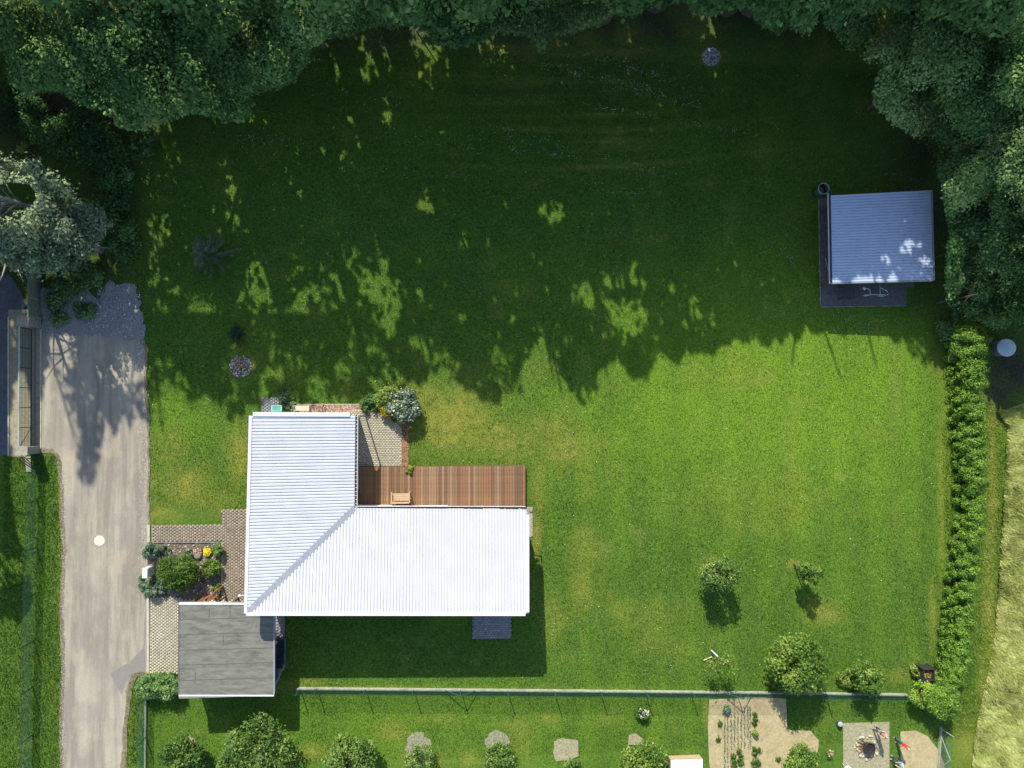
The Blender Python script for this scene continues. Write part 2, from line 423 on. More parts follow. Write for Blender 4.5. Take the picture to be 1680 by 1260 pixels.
poly_sheet('gravel_margin', [(855,832),(874,832),(874,880),(855,885)], .010, mat('pale_gravel', (.42, .38, .31), (.22, .2, .16), 14, .95, .8, 40), .02, .3)

# ---- pavers: real blocks with open joints, too small to pick apart: one object per paved area
def paving(name, px_poly, m, z0=.016, bw=.143, bl=.20, along='y', holes=(), raw_z=.05, gap=.010, lab=None):
    pts = [P(x, y) for x, y in px_poly]; poly = [(p.x, p.y) for p in pts]
    xs = [p[0] for p in poly]; ys = [p[1] for p in poly]
    hp = [[tuple(P(x, y))[:2] for x, y in h] for h in holes]
    bx_, by_ = (bw, bl) if along == 'y' else (bl, bw)
    ni = int((max(xs) - min(xs)) / bx_) + 2; nj = int((max(ys) - min(ys)) / by_) + 2
    I, J = np.meshgrid(np.arange(ni), np.arange(nj))
    if along == 'y': X = min(xs) + I * bx_; Y = min(ys) + J * by_ + (I % 2) * by_ / 2
    else: X = min(xs) + I * bx_ + (J % 2) * bx_ / 2; Y = min(ys) + J * by_
    X = X.ravel(); Y = Y.ravel(); k = inpoly(poly, X, Y)
    for h in hp: k &= ~inpoly(h, X, Y)
    X = X[k]; Y = Y[k]; n = len(X)
    hx, hy = bx_ / 2 - gap / 2, by_ / 2 - gap / 2
    ang = RNG.normal(0, .012, n); zt = z0 + raw_z * .5 + RNG.normal(0, .0025, n)
    c = np.array([[-1,-1],[1,-1],[1,1],[-1,1]], float)
    V = np.zeros((n, 8, 3))
    for q in range(8):
        f = .97 if q >= 4 else 1.0
        dx = c[q % 4, 0] * hx * f; dy = c[q % 4, 1] * hy * f
        V[:, q, 0] = X + dx * np.cos(ang) - dy * np.sin(ang); V[:, q, 1] = Y + dx * np.sin(ang) + dy * np.cos(ang)
        V[:, q, 2] = zt if q >= 4 else z0 - .012
    fb = np.array([[4,5,6,7],[0,1,5,4],[1,2,6,5],[2,3,7,6],[3,0,4,7]])
    Fc = (np.arange(n)[:, None, None] * 8 + fb[None]).reshape(-1, 4)
    tone = np.repeat(np.clip(RNG.normal(.5, .2, n), 0, 1), 8)
    o = rawmesh(name, V.reshape(-1, 3), Fc, m, tone=tone); o['kind'] = 'stuff'
    tag(o, lab, 'paving')
    return o
M_pav = leafmat('paver', [(0, (.20, .165, .12)), (.5, (.26, .215, .16)), (1, (.33, .28, .21))], 0, .9, .2)
M_pavp = leafmat('paver_pale', [(0, (.31, .28, .20)), (.5, (.38, .345, .25)), (1, (.46, .42, .31))], 0, .9, .2)
M_pavd = leafmat('paver_dark', [(0, (.17, .17, .18)), (.5, (.22, .22, .23)), (1, (.28, .28, .30))], 0, .9, .2)
M_joint = mat('joint_sand', (.19, .165, .11), (.13, .11, .07), 10, .95)
def paved(name, poly, m, lab, **k):
    o = poly_sheet('paving_bed', poly, .014, M_joint, 0)
    return paving(name, poly, m, lab=lab, **k)
paved('paved_path', [(248,862),(364,861),(364,836),(440,836),(440,991),(364,991),(364,889),(248,889)], M_pav, 'brown block paved path round the flower bed by the west wall')
paved('paved_drive', [(246,980),(300,980),(300,984),(440,984),(440,1105),(246,1105)], M_pavp, 'pale block paving between driveway and grey flat roof', bw=.13, bl=.2)
paved('paved_patio', [(575,672),(606,672),(630,680),(657,699),(657,766),(575,766)], M_pavp, 'cream block patio between white roof, bush and brown deck', along='x', bw=.12, bl=.2)
paved('paved_pad', [(775,1004),(838,1004),(838,1048),(775,1048)], M_pavd, 'rectangle of grey blocks in the shade south of the white roof', along='x', bw=.15, bl=.2)
paved('paved_pad', [(428,653),(458,653),(458,690),(428,690)], M_pavd, 'small grey block pad beside the teal box north of the roof')
paved('paved_walk', [(440,1008),(466,1008),(468,1090),(455,1118),(440,1120)], M_pavd, 'narrow grey block walk along east side of the garage', bw=.2, bl=.2)
# kerb stones, each a part
def kerb(name, lab, a, b, w=.09, h=.06, L_=.9, m=None, cat='kerb'):
    a = P(*a); b = P(*b); d = b - a; n = max(1, round(d.length / L_)); u = d / n
    t = empty(name, a, lab, cat); ang = math.atan2(u.y, u.x)
    mb = MB().box((.006, -w/2, -.02), (u.length - .006, w/2, h)); me = None
    for i in range(n):
        if me is None:
            o = mb.build('kerbstone', m or M_conc, t, bevel=.006); me = o.data
        else:
            o = bpy.data.objects.new('kerbstone', me); link(o, t)
        o.location = u * i; o.rotation_euler = (0, 0, ang)
    return t
M_kerb = mat('kerb_stone', (.48, .44, .34), (.36, .33, .25), 6, .9, .3, 60)
kerb('kerb', 'pale kerb between driveway and brown path beside lawn', (244,861), (244,890), .18, .05, m=M_kerb)
kerb('kerb', 'pale kerb between driveway and cream paved drive', (243,980), (243,1105), .16, .05, m=M_kerb)
kerb('kerb', 'thin dark edging along top of the flower bed', (247,890), (364,890), .05, .08, m=M_gravel)
kerb('kerb', 'thin edging stones on right side of the flower bed', (364.5,890), (364.5,975), .06, .06, m=M_kerb)
kerb('kerb', 'pale edging between cream patio and bark strip', (658,702), (658,766), .05, .06, m=M_kerb)
kerb('kerb', 'pale gate track kerb along edge of the driveway', (67,540), (67,736), .10, .05, m=M_kerb)
kerb('kerb', 'pale kerb between side road and gate apron', (14.5,520), (14.5,748), .10, .07, m=M_kerb)
kerb('kerb', 'edging along top of the pink gravel strip', (486,663.5), (590,663.5), .06, .05, m=M_kerb)
kerb('kerb', 'edging stones along west side of the dark shed slab', (1343,326), (1346,503), .07, .05, m=M_gravel)
kerb('kerb', 'edging stones along bottom of the dark shed slab', (1346,503.5), (1487,501.5), .07, .05, m=M_gravel)

# ---- grass blades
LAWN_OUT = [drv, [(14,508),(68,508),(68,738),(40,749),(14,749)], [(66,470),(222,460),(240,556),(66,545)], [(248,836),(440,836),(440,1105),(241,1105),(241,862)],
            [(364,835),(440,835),(440,991),(364,991)], [(420,690),(600,690),(600,660),(657,690),(670,690),(670,765),(862,765),(868,832),(868,985),(420,985)],
            [(1343,325),(1500,320),(1500,474),(1487,501),(1346,503)], [(1164,1147),(1290,1146),(1292,1196),(1343,1214),(1330,1400),(1165,1400)],
            [(1383,1186),(1459,1184),(1459,1420),(1384,1420)], [(1477,1200),(1522,1208),(1552,1262),(1478,1420)], [(775,1006),(838,1006),(838,1048),(775,1048)],
            [(-300,430),(20,455),(45,500),(13,530),(13,745),(-300,765)], [(293,975),(455,1000),(460,1128),(293,1128)]]
def blades(name, n, region, hmin, hmax, width, lean, m, label, cat, den=None, tonef=None, seg=1, bias=(0, 0), z0=-.03, excl=True, tint=None):
    x0, y0, x1, y1 = region
    (wx0, wx1), (wy1, wy0) = W([x0, x1], [y1, y1])[0], W([x0, x0], [y0, y1])[1]
    X = RNG.uniform(wx0, wx1, n); Y = RNG.uniform(min(wy0, wy1), max(wy0, wy1), n)
    px, py = PIX(np.stack([X, Y, np.zeros(n)], 1))
    k = (px > x0) & (px < x1) & (py > y0) & (py < y1)
    if excl:
        ex = px + RNG.normal(0, 2.0, n); ey = py + RNG.normal(0, 2.0, n)
        for p in LAWN_OUT: k &= ~inpoly(p, ex, ey)
    if den is not None: k &= RNG.random(n) < den(px, py)
    X, Y, px, py = X[k], Y[k], px[k], py[k]; n = len(X)
    h = RNG.uniform(hmin, hmax, n); a = RNG.uniform(0, 2*np.pi, n); l = RNG.uniform(.3, 1, n) * lean
    dx = np.cos(a) * l + bias[0]; dy = np.sin(a) * l + bias[1]
    if callable(tint): tdx, tdy = tint(px, py); dx = dx + tdx; dy = dy + tdy
    b = RNG.uniform(0, 2*np.pi, n); wx = np.cos(b) * width / 2; wy = np.sin(b) * width / 2
    zero = np.full(n, z0)
    V = np.stack([np.stack([X - wx, Y - wy, zero], 1), np.stack([X + wx, Y + wy, zero], 1), np.stack([X + dx, Y + dy, z0 + h], 1)], 1)
    Fc = np.arange(n * 3).reshape(n, 3)
    tone = tonef(px, py) if tonef else RNG.random(n)
    o = rawmesh(name, V.reshape(-1, 3), Fc, m, tone=np.repeat(tone, 3))
    tag(o, label, cat, kind='stuff'); return o
M_blade = leafmat('blade', [(0, (.018, .054, .008)), (.3, (.064, .144, .016)), (.65, (.155, .262, .026)), (.88, (.29, .34, .048)), (1, (.44, .42, .17))], .3, .6, .25)
def lawn_tone(px, py):
    return np.clip(.18 + .5 * dryness(px, py) + .42 * greenness(px, py) + RNG.normal(0, .20, len(px)) + .35 * (fbm(px/4.5+9, py/4.5, 2)-.5) + .5 * (fbm(px/14, py/14, 3)-.5), 0, 1)
def lawn_den(px, py):
    d = np.clip(1 - 1.1 * litterness(px, py), 0, 1)
    hay = inpoly([(1640,676),(1650,860),(1626,1100),(1598,1262),(1590,1500),(2100,1500),(2300,600),(1700,655)], px, py)
    return np.where(hay, 0, d)
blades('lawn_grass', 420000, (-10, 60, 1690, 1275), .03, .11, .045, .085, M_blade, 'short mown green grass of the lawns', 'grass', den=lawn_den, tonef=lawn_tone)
# rough grass of the field edge and verges
rough = [[(1545,700),(1625,655),(1656,700),(1642,960),(1598,1262),(1540,1262),(1560,1180)], [(-5,745),(100,748),(104,1265),(-5,1265)], [(207,1106),(240,1100),(292,1106),(292,1135),(238,1138),(236,1262),(203,1262)]]
def rough_den(px, py):
    k = np.zeros(len(px), bool)
    for p in rough: k |= inpoly(p, px, py)
    return k * 1.0
blades('rough_grass', 260000, (-5, 650, 1690, 1265), .08, .18, .045, .13, M_blade, 'longer rough grass on the verges and the field edge', 'grass', den=rough_den,
       tonef=lambda px, py: np.clip(.30 + .5*dryness(px, py) + RNG.normal(0, .18, len(px)) + .35*(px > 1500) * fbm(px/12, py/30, 3), 0, 1))
M_hay = leafmat('hay', [(0, (.16, .22, .035)), (.35, (.38, .45, .11)), (.7, (.62, .66, .24)), (1, (.82, .82, .42))], .35, .6, .3)
def hay_den(px, py):
    return inpoly([(1636,676),(1652,700),(1650,760),(1644,860),(1638,960),(1632,1040),(1622,1100),(1608,1160),(1598,1210),(1594,1275),(1700,1275),(1700,660)], px, py) * 1.0
def hay_dir(px, py):
    a = fbm(px / 26, py / 26, 3) * 9.0; return .16 * np.cos(a), .16 * np.sin(a)
blades('hay_grass', 170000, (1590, 640, 1700, 1275), .25, .55, .05, .22, M_hay, 'tall pale flattened hay grass in the meadow at right', 'grass', den=hay_den, z0=0,
       tonef=lambda px, py: np.clip(.8*fbm(px/14, py/9, 4)+.22 + RNG.normal(0, .26, len(px)), 0, 1), tint=hay_dir)
# cuttings, clover heads, fallen leaves lying on the lawn
def fleck_den(px, py):
    d = np.zeros(len(px))
    for (x0_, y0_, x1_, y1_, w, a) in ((960,58,1080,80,5,1),(960,90,1100,128,6,1),(900,108,1140,170,8,1),(1020,136,1060,146,8,1),(950,170,1240,222,3,.8),(840,245,1010,262,6,1),(820,215,960,250,9,.5),(1028,268,1090,285,6,.8),
                                 (400,225,460,232,10,.7),(640,225,800,245,12,.35),(560,275,760,290,8,.35),(1270,405,1300,430,9,.6),(1260,500,1290,515,6,.6),(950,300,1060,320,6,.4),(1370,520,1420,535,14,.6)):
        t = np.clip(((px-x0_)*(x1_-x0_)+(py-y0_)*(y1_-y0_))/((x1_-x0_)**2+(y1_-y0_)**2), 0, 1)
        dist = np.hypot(px-x0_-t*(x1_-x0_), py-y0_-t*(y1_-y0_))
        d = np.maximum(d, a * np.exp(-(dist/w)**2) * (fbm(px/7, py/7, 3) > .5))
    return np.maximum(d * .9, .010)
M_fleck = leafmat('fleck', [(0, (.30, .33, .24)), (1, (.62, .62, .52))], .2, .8, .2)
blades('grass_cuttings', 300000, (230, 55, 1540, 1150), .02, .05, .075, .07, M_fleck, 'pale cuttings and clover heads scattered in streaks on the lawn', 'grass cuttings', den=fleck_den, z0=0.03)

# ================================================================== BUILDINGS
M_roof = mat('roof_white', (.51, .52, .55), (.45, .465, .50), .8, .42, 0, metal=0.0, spec=.5, col3=(.46,.47,.50), scale3=.5, amt=.45)
M_trim = mat('trim_white', (.62, .62, .64), (.56, .56, .58), 2, .45, 0)
M_flash = mat('flashing_grey', (.27, .285, .32), (.22, .235, .265), 3, .4, 0)
M_gut = mat('gutter_dark', (.05, .04, .04), (.03, .03, .03), 3, .5, 0)
M_wall = mat('render_wall', (.62, .58, .50), (.55, .51, .44), 3, .9, .2, 80)
M_brick = mat('plinth', (.20, .11, .09), (.13, .08, .07), 12, .9, .3, 50)
M_frame = mat('window_frame', (.70, .70, .70), None, 4, .5)
M_glass = mat('glass', (.03, .04, .05), (.02, .03, .035), 1, .08, 0, spec=.8)
M_door = mat('door_brown', (.16, .08, .04), (.11, .055, .03), 6, .5)

def corr_sheet(name, m, parent, u0, u1, lim, plane, axis_='y', period=.2, rib=.034, prof=((0,0),(.05,-.7),(.15,-.7),(.20,0),(.26,1),(.86,1))):
    """folded roof sheet: ribs repeat along `axis_`; lim(u)->(a,b) other-axis limits; plane(x,y)->z"""
    us = []; n = int(math.ceil((u1 - u0) / period))
    for i in range(n):
        for f, h in prof:
            u = u0 + (i + f) * period
            if u < u1: us.append((u, h * rib))
    us.append((u1, 0))
    V = []; Fc = []
    for u, h in us:
        a, b = lim(u)
        for w in (a, (a+b)/2, b):
            x, y = (w, u) if axis_ == 'y' else (u, w)
            V.append((x, y, plane(x, y) + h))
    k = len(us)
    for i in range(k - 1):
        for j in range(2):
            a = i*3+j
            Fc.append([a, a+1, a+4, a+3] if axis_ == 'y' else [a, a+3, a+4, a+1])
    # underside, so that the sheet has thickness
    nV = len(V); V += [(x, y, z_ - .06 - 0) for x, y, z_ in V]
    Fc += [[i + nV for i in f][::-1] for f in Fc[:]]
    o = rawmesh(name, np.array(V), Fc, m, parent=parent); return o

HL, HH = 3.35, 4.2          # low inner eaves, high outer edges
house = empty('house', (0, 0, 0), 'L-shaped house with white ribbed metal roof in two pitched wings beside the deck', 'house')
wNW = P(413, 682, HH); wSW = P(405, 1006, HH); inn = P(581.5, 833.5, HL); wNE = P(583, 680, HL)
sSE = P(867, 1006, HH); sNE = P(867, 836, HL)
def plane_from(a, b, c):
    n = (b - a).cross(c - a); return lambda x, y: a.z - (n.x*(x-a.x) + n.y*(y-a.y)) / n.z
plW = plane_from(wSW, inn, Vector((wNE.x, wNE.y, HL)))
plS = plane_from(wSW, inn, Vector((sNE.x, sNE.y, HL)))
def lerpx(a, b, y): return a.x + (b.x - a.x) * (y - a.y) / (b.y - a.y)
def lerpy(a, b, x): return a.y + (b.y - a.y) * (x - a.x) / (b.x - a.x)
yN = min(wNW.y, wNE.y)
corr_sheet('roof_sheet', M_roof, house, wSW.y + .12, yN, lambda y: (lerpx(wSW, wNW, y), lerpx(wSW, inn, y) if y < inn.y else lerpx(inn, wNE, y)), plW, 'y')
xE = min(sNE.x, sSE.x)
corr_sheet('roof_sheet', M_roof, house, wSW.x + .12, xE, lambda x: (lerpy(wSW, sSE, x), lerpy(wSW, inn, x) if x < inn.x else lerpy(inn, sNE, x)), plS, 'x')
def strip(mb, a, b, w0, w1, h0, h1):
    """beam from a to b; w0..w1 sideways (left positive), h0..h1 up"""
    a = Vector(a); b = Vector(b); d = (b - a); s = Vector((-d.y, d.x, 0)).normalized()
    vs = []
    for p in (a, b):
        for w, h in ((w0, h0), (w1, h0), (w1, h1), (w0, h1)): vs.append(p + s*w + Vector((0, 0, h)))
    return mb.add(vs, [[0,1,2,3],[7,6,5,4],[0,4,5,1],[1,5,6,2],[2,6,7,3],[3,7,4,0]])
# valley flashing
strip(MB(), wSW, inn, -.19, .21, .032, .050).build('valley_flashing', M_flash, house)
# verge and fascia trims
strip(MB(), wNW, wSW, -.16, .03, -.22, .055).build('roof_trim', M_trim, house)
a_, b_ = P(415, 683, HH + .02), P(574, 683.5, HL + .10)
strip(MB(), a_, b_, 0, .27, -.2, .05).build('roof_trim', M_trim, house)
strip(MB(), wSW + Vector((-.02,0,0)), P(862, 1006.5, HH), -.14, .06, -.24, .058).build('roof_trim', M_trim, house)
a_ = P(862, 1004, HH); strip(MB(), P(864.5,1004,HH), P(864.5, 845, HL+.02), -.14, .05, -.2, .06).build('roof_trim', M_trim, house)
# gutters on the inner eaves: dark channel with a pale outer lip and hanging brackets
g1a, g1b = P(584.5, 680, HL - .05), P(583.6, 836, HL - .05)
strip(MB(), g1a, g1b, -.05, .07, -.10, -.04).build('gutter', M_gut, house)
strip(MB(), g1a, g1b, .07, .10, -.12, .01).build('gutter_lip', M_trim, house)
g2a, g2b = P(583, 832.4, HL - .05), P(862, 832.8, HL - .05)
strip(MB(), g2a, g2b, -.07, .05, -.10, -.04).build('gutter', M_gut, house)
strip(MB(), g2a, g2b, .05, .085, -.12, .01).build('gutter_lip', M_trim, house)
me_b = None
for i in range(24):
    p = g1a.lerp(g1b, (i + .5) / 24)
    if me_b is None: o = MB().box((-.06,-.015,-.03),(.09,.015,-.01)).build('gutter_bracket', M_trim, house); me_b = o.data
    else: o = bpy.data.objects.new('gutter_bracket', me_b); link(o, house)
    o.location = p
# walls (a closed body under the roof) and its openings
def wallpoly(pts, hs, name, m, parent): MB().prism([(p[0], p[1]) for p in pts], 0, hs).build(name, m, parent)
ins = .28
w1 = [Vector((wSW.x+ins, wSW.y+ins, 0)), Vector((inn.x-.20, inn.y-.15, 0)), Vector((wNE.x-.20, wNE.y-.12, 0)), Vector((wNW.x+ins, wNW.y-.12, 0))]
wallpoly(w1, [plW(p.x, p.y) - .10 for p in w1], 'wall', M_wall, house)
w2 = [Vector((wSW.x+ins+.01, wSW.y+ins-.004, 0)), Vector((sSE.x-ins, sSE.y+ins, 0)), Vector((sNE.x-ins, sNE.y-.30, 0)), Vector((inn.x-.2, inn.y-.16, 0))]
wallpoly(w2, [plS(p.x, p.y) - .10 for p in w2], 'wall', M_wall, house)
def opening(parent, c, w, h, n, door=False):
    """window or door centred at c on a wall whose outward normal is n"""
    n = Vector(n).normalized(); s = Vector((-n.y, n.x, 0)); c = Vector(c)
    nm = 'door' if door else 'window'
    mb = MB()
    for (u0, u1, z0, z1) in ((-w/2, -w/2+.07, 0, h), (w/2-.07, w/2, 0, h), (-w/2+.07, w/2-.07, 0, .07), (-w/2+.07, w/2-.07, h-.07, h), (-.025, .025, .07, h-.07)):
        vs = [c + s*u + n*d + Vector((0,0,q)) for u in (u0,u1) for d in (-.02,.045) for q in (z0,z1)]
        mb.add(vs, [[0,1,3,2],[4,6,7,5],[0,4,5,1],[2,3,7,6],[0,2,6,4],[1,5,7,3]])
    f = mb.build(nm, M_door if door else M_frame, parent)
    vs = [c + s*u + n*d + Vector((0,0,q)) for u in (-w/2+.05, w/2-.05) for d in (-.01,.012) for q in (.05, h-.05)]
    MB().add(vs, [[0,1,3,2],[4,6,7,5],[0,4,5,1],[2,3,7,6],[0,2,6,4],[1,5,7,3]]).build('pane', M_glass, f)
def on(a, b, t, z): p = a.lerp(b, t); return (p.x, p.y, z)
for t in (.12, .3, .5, .7, .88): opening(house, on(w2[0], w2[1], t, .9), 1.5, 1.3, (0,-1,0))
for t in (.3, .7): opening(house, on(w2[1], w2[2], t, .9), 1.4, 1.3, (1,0,0))
for t in (.1, .32, .54): opening(house, on(w2[2], w2[3], t, .32), 2.0, 2.1, (0,1,0))
opening(house, on(w1[1], w1[2], .3, .32), 1.6, 2.1, (1,0,0)); opening(house, on(w1[1], w1[2], .75, .9), 1.2, 1.3, (1,0,0))
opening(house, on(w1[2], w1[3], .5, .9), 1.4, 1.3, (0,1,0))
opening(house, on(w1[3], w1[0], .62, .05), 1.1, 2.1, (-1,0,0), True)
for t in (.15, .35, .82): opening(house, on(w1[3], w1[0], t, .9), 1.4, 1.3, (-1,0,0))
# brown fascia band seen north of the roof, small porch canopy, wall lamp, downpipes
p = P(404, 881, 2.4)
MB().box((wNW.x-.28, p.y-.58, 2.36), (wNW.x+.30, p.y+.58, 2.44)).build('porch_canopy', mat('canopy_grey', (.48,.48,.45), None, 3, .5), house, bevel=.01)
p = P(393, 977.5, 2.6)
lm = MB().tube([(wSW.x+ins, p.y, 2.6), (p.x, p.y+.02, 2.6)], .022); lm.lathe([(.02,2.55),(.085,2.56),(.085,2.64),(.03,2.68)], (p.x, p.y), 10).build('wall_lamp', M_trim, house)
p = P(587.5, 684, 2.9); MB().tube([(p.x-.02, p.y, 3.2), (p.x+.12, p.y+.05, 3.0), (p.x+.12, p.y+.05, .05)], .05, 8).build('downpipe', M_flash, house)
q = P(866, 835, 3.2); MB().tube([(q.x+.02, q.y, 3.25), (q.x+.12, q.y-.02, 2.9), (q.x-.22, q.y-.3, 2.6), (q.x-.25, q.y-.3, .05)], .045, 8).build('downpipe', M_flash, house)

# ---- garage: flat roof of felt strips
HG = 2.6
gar = empty('garage', (0, 0, 0), 'garage with flat roof of weathered grey felt strips and pale metal rim', 'garage')
gNW, gNE, gSE, gSW = P(293.5,990.5,HG), P(449.5,990,HG), P(449.5,1140.5,HG), P(293.5,1140.5,HG)
def felt():
    m = bpy.data.materials.new('roofing_felt'); m.use_nodes = True; nt = m.node_tree; b = nt.nodes['Principled BSDF']; L = nt.links.new
    tc = nd(nt, 'ShaderNodeNewGeometry'); mp = nd(nt, 'ShaderNodeMapping'); mp.inputs['Scale'].default_value = (.6, 2.0, 1); L(tc.outputs['Position'], mp.inputs['Vector'])
    n = nd(nt, 'ShaderNodeTexNoise', i_Scale=1.5, i_Detail=10.0, i_Roughness=.72); L(mp.outputs['Vector'], n.inputs['Vector'])
    r = nd(nt, 'ShaderNodeValToRGB'); cr = r.color_ramp; cr.elements.new(.5)
    for e, (p_, c_) in zip(cr.elements, [(.33, (.10,.10,.08)), (.50, (.175,.175,.143)), (.66, (.23,.228,.19))]): e.position = p_; e.color = c4(c_)
    L(n.outputs['Fac'], r.inputs['Fac']); n2 = nd(nt, 'ShaderNodeTexNoise', i_Scale=60.0); L(tc.outputs['Position'], n2.inputs['Vector'])
    mx = nd(nt, 'ShaderNodeMix', data_type='RGBA', blend_type='MULTIPLY'); mx.inputs['Factor'].default_value = .35
    L(r.outputs['Color'], mx.inputs['A']); L(n2.outputs['Fac'], mx.inputs['B']); L(mx.outputs['Result'], b.inputs['Base Color']); b.inputs['Roughness'].default_value = .85
    return m
M_felt = felt()
ys = [990.5, 1016, 1041, 1066.5, 1091, 1116, 1140.5]
for i in range(6):
    a = P(294, ys[i], HG); b = P(449, ys[i+1], HG); t = HG + .012 * (i % 2)
    MB().box((a.x, b.y - .02, t - .02), (b.x, a.y + .02, t + .012 - .0005*i)).build('roof_sheet', M_felt, gar)
    # overlap seam standing a little proud
    MB().box((a.x+.01, a.y - .03, HG + .013), (b.x-.01, a.y + .012, HG + .030)).build('roof_seam', mat('seam_dark', (.10,.10,.09), None, 8, .85), gar)
for (y_, x_) in ((1005, 343), (1047, 366), (1000, 377), (1110, 320)):
    a = P(x_, y_, HG + .03); MB().box((a.x-.012, a.y-.45, HG+.022), (a.x+.012, a.y+.3, HG+.031)).build('roof_seam', MATS['seam_dark'], gar)
strip(MB(), gNW, gNE, -.06, .06, -.18, .05).build('roof_rim', M_trim, gar)
strip(MB(), gSW, gSE, -.06, .03, -.18, .045).build('roof_rim', M_trim, gar)
strip(MB(), gSE+Vector((0,.07,0)), gNE-Vector((0,.07,0)), -.05, .03, -.18, .045).build('roof_rim', M_flash, gar)
strip(MB(), gSW+Vector((0,.05,0)), gNW-Vector((0,.07,0)), -.02, .03, -.18, .043).build('roof_rim', mat('rim_dark', (.12,.12,.12), None, 5, .6), gar)
w3 = [(gSW.x+.12, gSW.y+.12), (gSE.x-.12, gSE.y+.12), (gNE.x-.12, gNE.y-.12), (gNW.x+.12, gNW.y-.12)]
M_pst = mat('wood_dark', (.13,.085,.05), (.08,.05,.03), 8, .8, .3, 60)
gx0, gy0, gx1, gy1 = gSW.x+.15, gSW.y+.15, gSE.x-.35, gNE.y-.25
for (x, y) in ((gx0,gy0),(gx1,gy0),(gx1,gy1),(gx0,gy1),(gx1,(gy0+gy1)/2),((gx0+gx1)/2,gy1)):
    MB().box((x-.06,y-.06,0),(x+.06,y+.06,HG-.10)).build('post', M_pst, gar)
for i in range(14):
    u = gx0+.1+(gx1-gx0-.2)*i/14; MB().box((u, gy0-.03, .05),(u+(gx1-gx0-.2)/14-.012, gy0+.03, HG-.25)).build('plank', M_pst, gar)
MB().box((gx0-.02,gy0-.05,HG-.24),(gx1+.02,gy1+.05,HG-.04)).build('roof_frame', M_pst, gar)

# ---- shed
HS0, HS1 = 2.45, 2.8
shed = empty('shed', (0, 0, 0), 'open shed with small sloping ribbed metal roof in the shade by the eastern trees', 'shed')
tNW, tNE, tSE, tSW = P(1363,320.5,HS0), P(1528.5,312,HS1), P(1532,460,HS1), P(1365.5,464.5,HS0)
def bil(u, v):
    a = tNW.lerp(tNE, u); b = tSW.lerp(tSE, u); return b.lerp(a, v)
V = []; Fc = []; prof = ((0,0),(.05,-.7),(.15,-.7),(.20,0),(.26,1),(.86,1)); NP = 31
vs_ = []
for i in range(NP):
    for f, h in prof: vs_.append(((i + f) / NP, h * .03))
vs_.append((1, 0))
for v_, h in vs_:
    for u in (0, .5, 1):
        p = bil(u, v_); V.append((p.x, p.y, p.z + h))
for i in range(len(vs_) - 1):
    for j in range(2): Fc.append([i*3+j, i*3+j+1, (i+1)*3+j+1, (i+1)*3+j])
nV = len(V); V += [(a, b, c - .05) for a, b, c in V]; Fc += [[i + nV for i in f][::-1] for f in Fc[:]]
rawmesh('roof_sheet', np.array(V), Fc, mat('roof_blue', (.42,.49,.62), (.37,.44,.57), .8, .4, spec=.5), parent=shed)
strip(MB(), tSE + Vector((.02,0,0)), tNE + Vector((.02,0,0)), -.03, .11, -.18, .05).build('roof_trim', M_flash, shed)
strip(MB(), tSW, tSE - Vector((.1,0,0)), -.05, .02, -.18, .045).build('roof_trim', M_flash, shed)
ga, gb = tSW + Vector((-.03,-.02,-.05)), tNW + Vector((-.03,.14,-.05))
strip(MB(), ga, gb, -.02, .11, -.10, -.03).build('gutter', M_gut, shed)
strip(MB(), ga, gb, .11, .135, -.12, .01).build('gutter_lip', M_trim, shed)
gp = [(tSW.x+.45, tSW.y+.25), (tSE.x-.3, tSE.y+.25), (tNE.x-.3, tNE.y-.25), (tNW.x+.45, tNW.y-.25)]
M_wood = mat('wood_dark', (.13,.085,.05), (.08,.05,.03), 8, .8, .3, 60)
for i, (x, y) in enumerate(gp): MB().box((x-.06, y-.06, 0), (x+.06, y+.06, 2.4 if i in (0,3) else 2.66)).build('post', M_wood, shed)
MB().prism([(gp[3][0], gp[3][1]-.05), (gp[2][0], gp[2][1]-.05), (gp[2][0], gp[2][1]), (gp[3][0], gp[3][1])], .02, [2.38, 2.62, 2.62, 2.38]).build('wall', M_wood, shed)
MB().box((gp[1][0]-.02, gp[1][1], .02), (gp[1][0]+.03, gp[2][1], 2.6)).build('wall', M_wood, shed)
MB().prism([(gp[0][0]+1.2, gp[0][1]), (gp[1][0], gp[1][1]), (gp[1][0], gp[1][1]+.05), (gp[0][0]+1.2, gp[0][1]+.05)], .02, [2.42,2.62,2.62,2.42]).build('wall', M_wood, shed)

# ---- deck
M_deck = leafmat('deck_wood', [(0, (.135, .066, .036)), (.5, (.20, .105, .06)), (1, (.29, .17, .10))], 0, .65, .3)
def deckmat(nm, base):
    m = mat(nm, base, tuple(x*.72 for x in base), 5, .65, .25, 50, col3=tuple(min(1, x*1.35) for x in base), scale3=1.4, amt=.5); return m
DK = [deckmat('deck_board_%s' % w, c) for w, c in (('brown', (.215,.122,.062)), ('dark', (.155,.084,.043)), ('pale', (.275,.165,.09)), ('red', (.235,.112,.048)))]
deck = empty('deck', P(583, 832), 'brown wooden deck of narrow boards between the two roof wings', 'deck')
d0 = deck.location.copy(); DZ = .30
xa, xb = P(572, 800, DZ).x, P(861.5, 800, DZ).x; yb, yt = P(720, 850, DZ).y, P(720, 765.5, DZ).y
nb = int((xb - xa) / .178); bw = (xb - xa) / nb; mes = {}
for i in range(nb):
    mm = DK[random.choice((0,0,1,2,3,0,1))]
    if mm.name not in mes:
        o = MB().box((-bw/2+.008, 0, -.028), (bw/2-.008, yt-yb, 0)).build('board', mm, deck, bevel=.003); mes[mm.name] = o.data
    else:
        o = bpy.data.objects.new('board', mes[mm.name]); link(o, deck)
    o.location = Vector((xa + (i+.5)*bw, yb + random.uniform(-.008,.008), DZ + random.uniform(-.003,.003))) - d0
